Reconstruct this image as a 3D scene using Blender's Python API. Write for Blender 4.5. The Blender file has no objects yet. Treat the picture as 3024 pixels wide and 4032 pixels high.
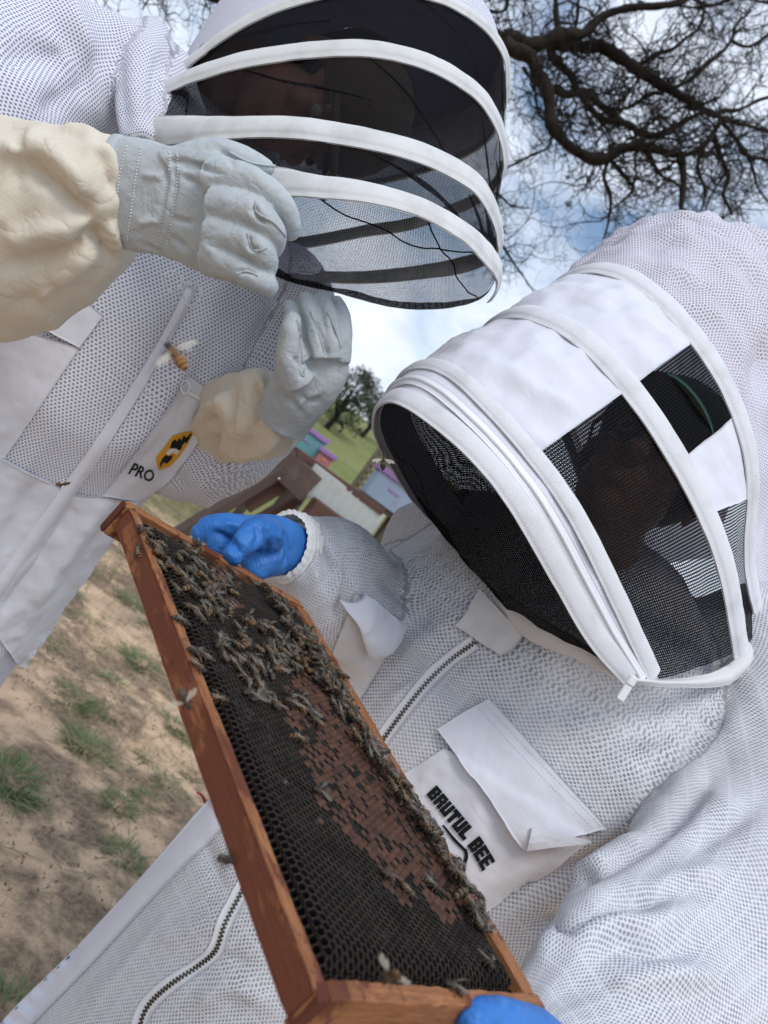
import bpy, bmesh, math, random
import numpy as np
from mathutils import Vector, Matrix
from mathutils.bvhtree import BVHTree

rad = math.radians
SC = bpy.context.scene
COL = SC.collection
rng = np.random.default_rng(7)
random.seed(7)

# ------------------------------------------------------------------ camera
F, CX, CY = 3028.0, 1512.0, 2016.0          # focal length and centre in photo pixels
ROLL, PITCH, CAMH = rad(36.0), rad(0.0), 1.15
_r0 = np.array([1.0, 0, 0]); FW = np.array([0, math.cos(PITCH), math.sin(PITCH)])
_u0 = np.array([0, -math.sin(PITCH), math.cos(PITCH)])
RT = math.cos(ROLL) * _r0 + math.sin(ROLL) * _u0
UP = -math.sin(ROLL) * _r0 + math.cos(ROLL) * _u0
CAM = np.array([0.0, 0.0, CAMH])
cam = bpy.data.cameras.new('camera')
cam_o = bpy.data.objects.new('camera', cam); COL.objects.link(cam_o)
cam_o.matrix_world = Matrix(((RT[0], UP[0], -FW[0], CAM[0]), (RT[1], UP[1], -FW[1], CAM[1]),
                             (RT[2], UP[2], -FW[2], CAM[2]), (0, 0, 0, 1)))
cam.sensor_fit = 'VERTICAL'; cam.sensor_height = 9.13; cam.sensor_width = 6.85; cam.lens = 6.86
cam.clip_start = 0.02; cam.clip_end = 600
cam.dof.use_dof = True; cam.dof.focus_distance = 0.78; cam.dof.aperture_fstop = 2.0
SC.camera = cam_o

# ------------------------------------------------------------------ world, sun, exposure
SUN_DIR = Vector((0.10, -0.55, 0.85)).normalized()      # towards the sun behind thin cloud: high, over the photographer's shoulder
w = bpy.data.worlds.new('World'); SC.world = w; w.use_nodes = True
nt = w.node_tree; nt.nodes.clear()
def wn(t, **k):
    n = nt.nodes.new(t)
    for a, b in k.items(): setattr(n, a, b)
    return n
wl = nt.links.new
sky = wn('ShaderNodeTexSky', sky_type='NISHITA', sun_disc=False)
sky.sun_elevation = math.asin(SUN_DIR.z); sky.sun_rotation = math.atan2(SUN_DIR.x, SUN_DIR.y)
sky.air_density = 1.3; sky.dust_density = 1.0; sky.ozone_density = 1.5
tc = wn('ShaderNodeTexCoord')
mp = wn('ShaderNodeMapping'); mp.inputs['Scale'].default_value = (1.0, 1.0, 1.5); mp.inputs['Location'].default_value = (5.2, 1.1, 2.0)
wl(tc.outputs['Generated'], mp.inputs[0])
n1 = wn('ShaderNodeTexNoise'); n1.inputs['Scale'].default_value = 3.6; n1.inputs['Detail'].default_value = 9; n1.inputs['Roughness'].default_value = 0.58; n1.inputs['Distortion'].default_value = 0.35
wl(mp.outputs[0], n1.inputs['Vector'])
rp = wn('ShaderNodeValToRGB'); rp.color_ramp.elements[0].position = 0.38; rp.color_ramp.elements[1].position = 0.57
wl(n1.outputs['Fac'], rp.inputs[0])
n2 = wn('ShaderNodeTexNoise'); n2.inputs['Scale'].default_value = 7.0; n2.inputs['Detail'].default_value = 7
wl(mp.outputs[0], n2.inputs['Vector'])
cr = wn('ShaderNodeValToRGB'); cr.color_ramp.elements[0].position = 0.3; cr.color_ramp.elements[1].position = 0.7
cr.color_ramp.elements[0].color = (4.5, 5.15, 6.3, 1); cr.color_ramp.elements[1].color = (7.3, 7.8, 8.8, 1)
wl(n2.outputs['Fac'], cr.inputs[0])
dot = wn('ShaderNodeVectorMath', operation='DOT_PRODUCT'); dot.inputs[1].default_value = SUN_DIR
wl(tc.outputs['Generated'], dot.inputs[0])
gl = wn('ShaderNodeMapRange'); gl.inputs[1].default_value = 0.55; gl.inputs[2].default_value = 1.0; gl.inputs[3].default_value = 1.0; gl.inputs[4].default_value = 1.15
wl(dot.outputs['Value'], gl.inputs[0])
cg = wn('ShaderNodeVectorMath', operation='SCALE'); wl(cr.outputs[0], cg.inputs[0]); wl(gl.outputs[0], cg.inputs['Scale'])
sk = wn('ShaderNodeMix', data_type='RGBA'); sk.inputs[0].default_value = 0.0
mx = wn('ShaderNodeMix', data_type='RGBA'); wl(rp.outputs[0], mx.inputs[0]); wl(sky.outputs[0], mx.inputs[6]); wl(cg.outputs[0], mx.inputs[7])
bg = wn('ShaderNodeBackground'); bg.inputs['Strength'].default_value = 0.1
wl(mx.outputs[2], bg.inputs[0])
wo = wn('ShaderNodeOutputWorld'); wl(bg.outputs[0], wo.inputs[0])

sl = bpy.data.lights.new('sun', 'SUN'); sl.energy = 1.1; sl.angle = rad(22); sl.color = (1.0, 0.96, 0.90)
so = bpy.data.objects.new('sun', sl); COL.objects.link(so)
so.rotation_euler = SUN_DIR.to_track_quat('Z', 'Y').to_euler(); so.location = (0, 6, 9)

SC.view_settings.view_transform = 'Standard'; SC.view_settings.look = 'None'
SC.view_settings.exposure = 0.55; SC.view_settings.gamma = 1.0; SC.view_settings.use_curve_mapping = False
SC.cycles.max_bounces = 8; SC.cycles.transparent_max_bounces = 24
SC.cycles.diffuse_bounces = 4; SC.cycles.glossy_bounces = 2; SC.cycles.caustics_reflective = False; SC.cycles.caustics_refractive = False
SC.cycles.use_denoising = True

# ------------------------------------------------------------------ point helpers
def P(u, v, z):
    """photo pixel + distance along the view axis -> world point"""
    return CAM + FW * z + RT * (z * (u - CX) / F) - UP * (z * (v - CY) / F)
def PA(a):
    a = np.asarray(a, float)
    u, v, z = a[..., 0:1], a[..., 1:2], a[..., 2:3]
    return CAM + FW * z + RT * (z * (u - CX) / F) - UP * (z * (v - CY) / F)
def proj(p):
    d = np.asarray(p) - CAM
    z = d @ FW
    return np.stack([CX + F * (d @ RT) / z, CY - F * (d @ UP) / z, z], -1)
def c2w(v):   # camera axes (x right, y down, z forward) -> world direction
    return RT * v[0] - UP * v[1] + FW * v[2]
def nrm(a):
    a = np.asarray(a, float)
    return a / np.maximum(np.linalg.norm(a, axis=-1, keepdims=True), 1e-12)

def spline(pts, n, closed=False):
    """centripetal-ish Catmull-Rom through rows of any width, resampled evenly"""
    p = np.asarray(pts, float)
    if closed: p = np.vstack([p[-1], p, p[0], p[1]])
    else: p = np.vstack([2 * p[0] - p[1], p, 2 * p[-1] - p[-2]])
    out = []
    m = 14
    t = np.linspace(0, 1, m, endpoint=False)[:, None]
    for i in range(1, len(p) - 2):
        a, b, c, d = p[i - 1], p[i], p[i + 1], p[i + 2]
        out.append(0.5 * ((2 * b) + (-a + c) * t + (2 * a - 5 * b + 4 * c - d) * t ** 2 + (-a + 3 * b - 3 * c + d) * t ** 3))
    out.append(p[-2][None])
    q = np.vstack(out)
    k = min(3, q.shape[1])
    sc = np.ones(k)
    if k == 3 and abs(q[:, 0]).max() > 20: sc = np.array([1, 1, 1500.0])   # (u, v, z) rows
    L = np.r_[0, np.cumsum(np.linalg.norm(np.diff(q[:, :k] * sc, axis=0), axis=1))]
    s = np.linspace(0, L[-1], n)
    return np.stack([np.interp(s, L, q[:, j]) for j in range(q.shape[1])], -1)

# ------------------------------------------------------------------ numpy noise
def _h(i, j, k, s):
    n = (i.astype(np.int64) * 374761393 + j.astype(np.int64) * 668265263 + k.astype(np.int64) * 2147483647 + s * 1274126177) & 0xffffffff
    n = ((n ^ (n >> 13)) * 1274126177) & 0xffffffff
    n = n ^ (n >> 16)
    return (n & 0xffff) / 32767.5 - 1.0
def vnoise(p, s=0):
    p = np.asarray(p, float)
    if p.shape[-1] == 2: p = np.concatenate([p, np.zeros(p.shape[:-1] + (1,))], -1)
    f = np.floor(p); t = p - f; t = t * t * t * (t * (t * 6 - 15) + 10)
    i, j, k = [f[..., a].astype(np.int64) for a in range(3)]
    x, y, z = t[..., 0], t[..., 1], t[..., 2]
    def L(a, b, q): return a + (b - a) * q
    return L(L(L(_h(i, j, k, s), _h(i + 1, j, k, s), x), L(_h(i, j + 1, k, s), _h(i + 1, j + 1, k, s), x), y),
             L(L(_h(i, j, k + 1, s), _h(i + 1, j, k + 1, s), x), L(_h(i, j + 1, k + 1, s), _h(i + 1, j + 1, k + 1, s), x), y), z)
def fbm(p, o=3, s=0):
    p = np.asarray(p, float); r = 0; a = 1.0
    for i in range(o): r = r + a * vnoise(p * 2 ** i, s + i); a *= 0.5
    return r
def ridge(p, s=0):
    return 1 - 2 * np.abs(vnoise(p, s))

# ------------------------------------------------------------------ object helpers
def tag(o, label=None, cat=None, group=None, kind=None):
    if label: o['label'] = label
    if cat: o['category'] = cat
    if group: o['group'] = group
    if kind: o['kind'] = kind
    return o
def empty(name, loc, label=None, cat=None, group=None):
    o = bpy.data.objects.new(name, None); COL.objects.link(o); o.location = Vector(loc); o.empty_display_size = 0.05
    return tag(o, label, cat, group)
def adopt(o, parent):
    o.parent = parent
    if parent is not None and parent.type == 'EMPTY' and parent.get('_keep') is None:
        o.matrix_parent_inverse = Matrix.Translation(-parent.location)
def mesh(name, v, f, mat=None, fab=None, smooth=True):
    m = bpy.data.meshes.new(name)
    v = np.asarray(v, np.float32)
    if isinstance(f, np.ndarray) and f.ndim == 2:
        k = f.shape[1]
        m.vertices.add(len(v)); m.vertices.foreach_set('co', v.ravel())
        m.loops.add(f.size); m.loops.foreach_set('vertex_index', f.astype(np.int32).ravel())
        m.polygons.add(len(f)); m.polygons.foreach_set('loop_start', np.arange(0, f.size, k, dtype=np.int32))
        m.update(calc_edges=True); m.validate()
    else:
        m.from_pydata([tuple(map(float, x)) for x in v], [], [tuple(map(int, x)) for x in f]); m.update()
    if smooth: m.polygons.foreach_set('use_smooth', np.ones(len(m.polygons), bool))
    if fab is not None:
        a = m.attributes.new('fab', 'FLOAT_VECTOR', 'POINT')
        fb = np.zeros((len(v), 3), np.float32); fb[:, :fab.shape[1]] = fab
        a.data.foreach_set('vector', fb.ravel())
    if mat is not None: m.materials.append(mat)
    return m
def obj(name, me, parent=None, **k):
    o = bpy.data.objects.new(name, me); COL.objects.link(o)
    if parent is not None: adopt(o, parent)
    return tag(o, **k)
def mk(name, v, f, mat, parent=None, fab=None, smooth=True, **k):
    return obj(name, mesh(name, v, f, mat, fab, smooth), parent, **k)
class MB:
    """collects pieces into one mesh"""
    def __init__(s): s.v = []; s.f = []; s.n = 0
    def add(s, v, f):
        v = np.asarray(v, float)
        s.v.append(v); s.f += [tuple(int(i) + s.n for i in q) for q in f]; s.n += len(v); return s
    def build(s, name, mat, parent=None, smooth=True, fab=None, **k):
        return mk(name, np.vstack(s.v), s.f, mat, parent, fab, smooth, **k)
def box(c, sx, sy, sz, ax=None, bev=0.0):
    """box with chamfered long edges; ax rows are its axes"""
    ax = np.eye(3) if ax is None else np.asarray(ax, float)
    h = np.array([sx, sy, sz]) / 2
    b = min(bev, h.min() * 0.9)
    if b <= 0:
        v = [(x * h[0], y * h[1], z * h[2]) for x in (-1, 1) for y in (-1, 1) for z in (-1, 1)]
        f = [(0, 1, 3, 2), (4, 6, 7, 5), (0, 4, 5, 1), (2, 3, 7, 6), (0, 2, 6, 4), (1, 5, 7, 3)]
    else:
        pr = [(-1, -1), (1, -1), (1, 1), (-1, 1)]
        ring = []
        for (a, c2) in pr:
            pass
        oct_ = [(-h[1] + b, -h[2]), (h[1] - b, -h[2]), (h[1], -h[2] + b), (h[1], h[2] - b), (h[1] - b, h[2]), (-h[1] + b, h[2]), (-h[1], h[2] - b), (-h[1], -h[2] + b)]
        ins = [(y * (1 - b / h[1]), z * (1 - b / h[2])) for y, z in oct_]
        v = []
        for x, o in ((-h[0], ins), (-h[0] + b, oct_), (h[0] - b, oct_), (h[0], ins)): v += [(x, y, z) for y, z in o]
        f = []
        for r in range(3):
            for i in range(8): j = (i + 1) % 8; f.append((r * 8 + i, r * 8 + j, r * 8 + 8 + j, r * 8 + 8 + i))
        f.append(tuple(range(7, -1, -1))); f.append(tuple(range(24, 32)))
        f = [q[::-1] for q in f[:-2]] + f[-2:]
    return np.asarray(v) @ ax + np.asarray(c, float), f
def tube(pts, radii, seg=8, cap=True):
    """round tube through world points"""
    p = np.asarray(pts, float); n = len(p); r = np.broadcast_to(np.asarray(radii, float), (n,))
    t = nrm(np.gradient(p, axis=0))
    ref = np.array([0.31, 0.17, 0.93]);
    if abs(t[0] @ ref) > .9: ref = np.array([1.0, 0.1, 0])
    s = []
    a = nrm(np.cross(t[0], ref))
    for i in range(n):
        a = nrm(a - t[i] * (a @ t[i])); s.append(a)
    s = np.array(s); b = np.cross(t, s)
    th = np.linspace(0, 2 * np.pi, seg, endpoint=False)
    v = p[:, None] + r[:, None, None] * (np.cos(th)[None, :, None] * s[:, None] + np.sin(th)[None, :, None] * b[:, None])
    v = v.reshape(-1, 3)
    f = [(i * seg + j, i * seg + (j + 1) % seg, (i + 1) * seg + (j + 1) % seg, (i + 1) * seg + j) for i in range(n - 1) for j in range(seg)]
    if cap: f += [tuple(range(seg - 1, -1, -1)), tuple(range((n - 1) * seg, n * seg))]
    return v, f
def gridfaces(nu, nv, wrap=False):
    i, j = np.meshgrid(np.arange(nu - 1), np.arange(nv if wrap else nv - 1), indexing='ij')
    i = i.ravel(); j = j.ravel(); j2 = (j + 1) % nv
    return np.stack([i * nv + j, i * nv + j2, (i + 1) * nv + j2, (i + 1) * nv + j], -1)
def vnormals(v, f):
    a, b, c, d = v[f[:, 0]], v[f[:, 1]], v[f[:, 2]], v[f[:, -1]]
    n = np.cross(c - a, d - b)
    out = np.zeros_like(v)
    for k in range(f.shape[1]): np.add.at(out, f[:, k], n)
    return nrm(out)
def lap(v, f, it=2, lam=0.5, mask=None):
    e = np.vstack([f[:, [0, 1]], f[:, [1, 2]], f[:, [2, 3]], f[:, [3, 0]]])
    deg = np.zeros(len(v)); np.add.at(deg, e[:, 0], 1); np.add.at(deg, e[:, 1], 1)
    for _ in range(it):
        s = np.zeros_like(v); np.add.at(s, e[:, 0], v[e[:, 1]]); np.add.at(s, e[:, 1], v[e[:, 0]])
        d = (s / np.maximum(deg, 1)[:, None] - v) * lam
        v = v + (d if mask is None else d * mask[:, None])
    return v

# ------------------------------------------------------------------ soft bodies: lofts joined by a voxel remesh
class Loft:
    """rows (u, v, z, half-width px, depth/width ratio): an elliptical tube through space"""
    def __init__(s, rows, n=48, wr=None, seg=36):
        q = spline(rows, n)
        s.c = PA(q[:, :3]); s.a = q[:, 3] * q[:, 2] / F; s.b = s.a * q[:, 4]
        t = nrm(np.gradient(s.c, axis=0)); view = nrm(s.c - CAM)
        s.t = t; s.s = nrm(np.cross(t, view)); s.d = np.cross(s.s, t)
        s.d *= np.sign((s.d * view).sum(1))[:, None]
        s.L = np.r_[0, np.cumsum(np.linalg.norm(np.diff(s.c, axis=0), axis=1))]
        s.wr = wr or (); s.seg = seg
    def mesh(s):
        th = np.linspace(0, 2 * np.pi, s.seg, endpoint=False)
        v = s.c[:, None] + (s.a[:, None] * np.cos(th))[..., None] * s.s[:, None] + (s.b[:, None] * np.sin(th))[..., None] * s.d[:, None]
        n = len(s.c); k = s.seg
        e0 = s.c[0] - s.t[0] * min(s.a[0], s.b[0]) * .35; e1 = s.c[-1] + s.t[-1] * min(s.a[-1], s.b[-1]) * .35
        f = [tuple(q) for q in gridfaces(n, k, True)]
        V = np.vstack([v.reshape(-1, 3), e0, e1])
        f += [(n * k, (j + 1) % k, j) for j in range(k)] + [(n * k + 1, (n - 1) * k + j, (n - 1) * k + (j + 1) % k) for j in range(k)]
        return V, f
    def param(s, p):
        """elliptic distance, arc x, length s for points"""
        best = np.full(len(p), 1e9); X = np.zeros(len(p)); S = np.zeros(len(p))
        for c0 in range(0, len(p), 20000):
            q = p[c0:c0 + 20000]
            d = q[:, None] - s.c[None]
            i = (d ** 2).sum(-1).argmin(1)
            dd = q - s.c[i]
            al = (dd * s.t[i]).sum(1); x = (dd * s.s[i]).sum(1); y = (dd * s.d[i]).sum(1)
            a = s.a[i]; b = s.b[i]
            over = np.where((i == 0) | (i == len(s.c) - 1), np.abs(al) / a, 0)
            best[c0:c0 + 20000] = np.sqrt((x / a) ** 2 + (y / b) ** 2) + over * 1.5
            X[c0:c0 + 20000] = np.arctan2(x / a, -y / b) * (s.a.mean() * .5 + s.b.mean() * .5) ; S[c0:c0 + 20000] = s.L[i] + al
        return best, X, S

def remesh(parts, vox, smooth=3):
    mb = MB()
    for v, f in parts: mb.add(v, f)
    me = mesh('tmp', np.vstack(mb.v), mb.f)
    o = bpy.data.objects.new('tmp', me); COL.objects.link(o)
    md = o.modifiers.new('r', 'REMESH'); md.mode = 'VOXEL'; md.voxel_size = vox
    dg = bpy.context.evaluated_depsgraph_get()
    ev = o.evaluated_get(dg); m2 = ev.to_mesh()
    v = np.empty(len(m2.vertices) * 3, np.float32); m2.vertices.foreach_get('co', v); v = v.reshape(-1, 3).astype(float)
    f = np.empty(len(m2.loops), np.int32); m2.loops.foreach_get('vertex_index', f); f = f.reshape(-1, 4)
    ev.to_mesh_clear(); bpy.data.objects.remove(o); bpy.data.meshes.remove(me)
    return lap(v, f, smooth), f

def poly_dist(uv, line):
    """distance in px from points to a polyline, and the position along it 0..1"""
    line = np.asarray(line, float); best = np.full(len(uv), 1e9); pos = np.zeros(len(uv))
    seg = np.linalg.norm(np.diff(line, axis=0), axis=1); L = np.r_[0, np.cumsum(seg)]
    for i in range(len(line) - 1):
        a, b = line[i], line[i + 1]; ab = b - a
        t = np.clip(((uv - a) @ ab) / (ab @ ab), 0, 1)
        d = np.linalg.norm(uv - a - t[:, None] * ab, axis=1)
        m = d < best; best[m] = d[m]; pos[m] = ((L[i] + t * seg[i]) / L[-1])[m]
    return best, pos

class Body:
    def __init__(s, lofts, vox, smooth=4, extra=(), fine=None):
        s.lofts = lofts
        s.v, s.f = remesh([l.mesh() for l in lofts] + list(extra), vox, smooth)
        s.fab = np.zeros((len(s.v), 3)); dist = []; pr = []
        for l in lofts:
            d, x, y = l.param(s.v); dist.append(d); pr.append((x, y))
        dist = np.array(dist); k = dist.argmin(0); s.which = k
        for i, (x, y) in enumerate(pr):
            m = k == i; s.fab[m, 0] = x[m]; s.fab[m, 1] = y[m]; s.fab[m, 2] = i
        wgt = np.exp(-8 * (dist - dist.min(0))); wgt /= wgt.sum(0)
        disp = np.zeros(len(s.v))
        for i, l in enumerate(lofts):
            x, y = pr[i]
            for (fx, fs, amp, sd) in l.wr:
                q = np.stack([x * fx, y * fs, np.full(len(x), sd * 3.7)], -1)
                wv = np.stack([x * fx * .5, y * fs * .5, np.full(len(x), sd + 9.)], -1)
                q[:, 0] += 0.5 * vnoise(wv, sd); q[:, 1] += 0.5 * vnoise(wv + 5, sd + 1)
                disp += wgt[i] * amp * (ridge(q, sd) - .35)
        if len(lofts) > 1:
            ds = np.sort(dist, 0); disp = disp * np.clip((ds[1] - ds[0]) * 4 + .15, 0, 1)
        s.v = s.v + vnormals(s.v, s.f) * disp[:, None]
        s.v = lap(s.v, s.f, 3)
    def folds(s, folds):
        """folds: (px polyline, width px, height m) pushed along the normals of the side facing the camera"""
        for (line, wd, h) in folds:
            n = vnormals(s.v, s.f); pj = proj(s.v)
            line = spline(line, 30) if len(line) > 2 else np.asarray(line, float)
            d, t = poly_dist(pj[:, :2], line)
            face = (n * nrm(s.v - CAM)).sum(1)
            k = np.exp(-(d / wd) ** 2) * np.clip(np.sin(np.clip(t, .04, .96) * np.pi) * 1.6, 0, 1) * np.clip(-face * 3 + .6, 0, 1)
            s.v = s.v + n * (k * h)[:, None]
        s.v = lap(s.v, s.f, 2, .45)
        return s
    def build(s, name, mat, parent=None, **k):
        s.bvh = BVHTree.FromPolygons([tuple(x) for x in s.v], [tuple(map(int, q)) for q in s.f])
        return mk(name, s.v, s.f, mat, parent, s.fab, **k)

def bvh_of(*objs):
    V = []; Fc = []; n = 0
    for o in objs:
        for x in o.data.vertices: V.append(tuple(x.co))
        Fc += [tuple(i + n for i in p.vertices) for p in o.data.polygons]; n += len(o.data.vertices)
    return BVHTree.FromPolygons(V, Fc)
_O = Vector(CAM)
def cast(bvh, u, v):
    d = Vector(P(u, v, 1.0) - CAM).normalized()
    h = bvh.ray_cast(_O, d)
    return (None, None) if h[0] is None else (np.array(h[0]), np.array(h[1]))
def drape(bvh, uv):
    """px grid (...,2) -> points and normals on the surface; misses take the nearest hit's depth"""
    sh = uv.shape[:-1]; q = uv.reshape(-1, 2)
    pt = np.full((len(q), 3), np.nan); nm = np.full((len(q), 3), np.nan)
    for i, (a, b) in enumerate(q):
        h, n = cast(bvh, a, b)
        if h is not None: pt[i] = h; nm[i] = n if n @ (h - CAM) < 0 else -n
    ok = ~np.isnan(pt[:, 0])
    if not ok.all() and ok.any():
        good = np.where(ok)[0]
        for i in np.where(~ok)[0]:
            j = good[((q[good] - q[i]) ** 2).sum(1).argmin()]
            z = (pt[j] - CAM) @ FW
            pt[i] = P(q[i][0], q[i][1], z); nm[i] = nm[j]
    return pt.reshape(sh + (3,)), nm.reshape(sh + (3,))
def ruled(A, B, nu, nv):
    """px grid between two px polylines"""
    a = spline(A, nu) if len(A) > 2 else np.linspace(A[0], A[1], nu)
    b = spline(B, nu) if len(B) > 2 else np.linspace(B[0], B[1], nu)
    t = np.linspace(0, 1, nv)[None, :, None]
    return a[:, None] * (1 - t) + b[:, None] * t
def slab(pt, nm, off, th, lift=None):
    """closed sheet of thickness th over a draped grid"""
    nu, nv = pt.shape[:2]
    l = 0 if lift is None else lift[..., None]
    top = pt + nm * (off + th) + nm * l; bot = pt + nm * off + nm * l
    V = np.vstack([top.reshape(-1, 3), bot.reshape(-1, 3)]); N = nu * nv
    f = gridfaces(nu, nv); F1 = f[:, ::-1]; F2 = f + N
    e = []
    idx = np.arange(N).reshape(nu, nv)
    rim = np.r_[idx[:, 0], idx[-1, 1:], idx[-2::-1, -1], idx[0, -2:0:-1]]
    r2 = np.roll(rim, -1)
    side = np.stack([rim, r2, r2 + N, rim + N], -1)
    return V, np.vstack([F1, F2, side])
def smoothgrid(a, it=2):
    for _ in range(it):
        b = a.copy()
        b[1:-1, 1:-1] = (a[:-2, 1:-1] + a[2:, 1:-1] + a[1:-1, :-2] + a[1:-1, 2:] + 2 * a[1:-1, 1:-1]) / 6
        a = b
    return a
def patch(name, bvh, A, B, mat, parent, nu=40, nv=30, off=0.0005, th=0.0015, wr=0.0, sd=1, sm=3, lift=None, **k):
    g = ruled(A, B, nu, nv)
    pt, nm = drape(bvh, g); pt = smoothgrid(pt, sm); nm = nrm(smoothgrid(nm, sm + 2))
    l = np.zeros(pt.shape[:2])
    if wr: l = l + wr * (fbm(pt * 45, 2, sd) + .6 * ridge(pt * np.array([30, 60, 30]), sd + 3) + .6)
    if lift is not None: l = l + lift(np.linspace(0, 1, nu)[:, None], np.linspace(0, 1, nv)[None])
    ed = np.ones(pt.shape[:2]); ed[[0, -1]] = 0.35; ed[:, [0, -1]] = 0.35
    v, f = slab(pt, nm, off, th, l)
    fab = np.zeros((len(v), 3)); N = nu * nv
    px_m = np.linalg.norm(np.diff(pt, axis=0), axis=-1).mean(); py_m = np.linalg.norm(np.diff(pt, axis=1), axis=-1).mean()
    ii, jj = np.meshgrid(np.arange(nu) * px_m, np.arange(nv) * py_m, indexing='ij')
    fab[:N, 0] = ii.ravel(); fab[:N, 1] = jj.ravel(); fab[N:, :2] = fab[:N, :2]
    o = mk(name, v, f, mat, parent, fab, **k)
    return o
def strip(name, bvh, line, wpx, mat, parent, n=60, nv=5, **k):
    l = spline(line, n) if len(line) > 2 else np.linspace(line[0], line[1], n)
    t = nrm(np.gradient(l, axis=0)); pr = np.stack([-t[:, 1], t[:, 0]], -1)
    wv = np.interp(np.linspace(0, 1, n), np.linspace(0, 1, len(np.atleast_1d(wpx))), np.atleast_1d(wpx)) / 2
    A = l - pr * wv[:, None]; B = l + pr * wv[:, None]
    g = A[:, None] * (1 - np.linspace(0, 1, nv)[None, :, None]) + B[:, None] * np.linspace(0, 1, nv)[None, :, None]
    off = k.pop('off', .0005); th = k.pop('th', .0012); lift = k.pop('lift', None)
    pt, nm = drape(bvh, g); pt = smoothgrid(pt, 2); nm = nrm(smoothgrid(nm, 4))
    L = None if lift is None else lift * np.broadcast_to(np.sin(np.linspace(0, np.pi, nv))[None], pt.shape[:2])
    v, f = slab(pt, nm, off, th, L)
    m_px = np.linalg.norm(np.diff(pt, axis=0), axis=-1).mean()
    w_m = np.linalg.norm(np.diff(pt, axis=1), axis=-1).mean()
    fab = np.zeros((len(v), 3)); N = n * nv
    ii, jj = np.meshgrid(np.arange(n) * m_px, np.arange(nv) * w_m, indexing='ij')
    fab[:N, 0] = ii.ravel(); fab[:N, 1] = jj.ravel(); fab[N:, :2] = fab[:N, :2]
    return mk(name, v, f, mat, parent, fab, **k)
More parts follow.
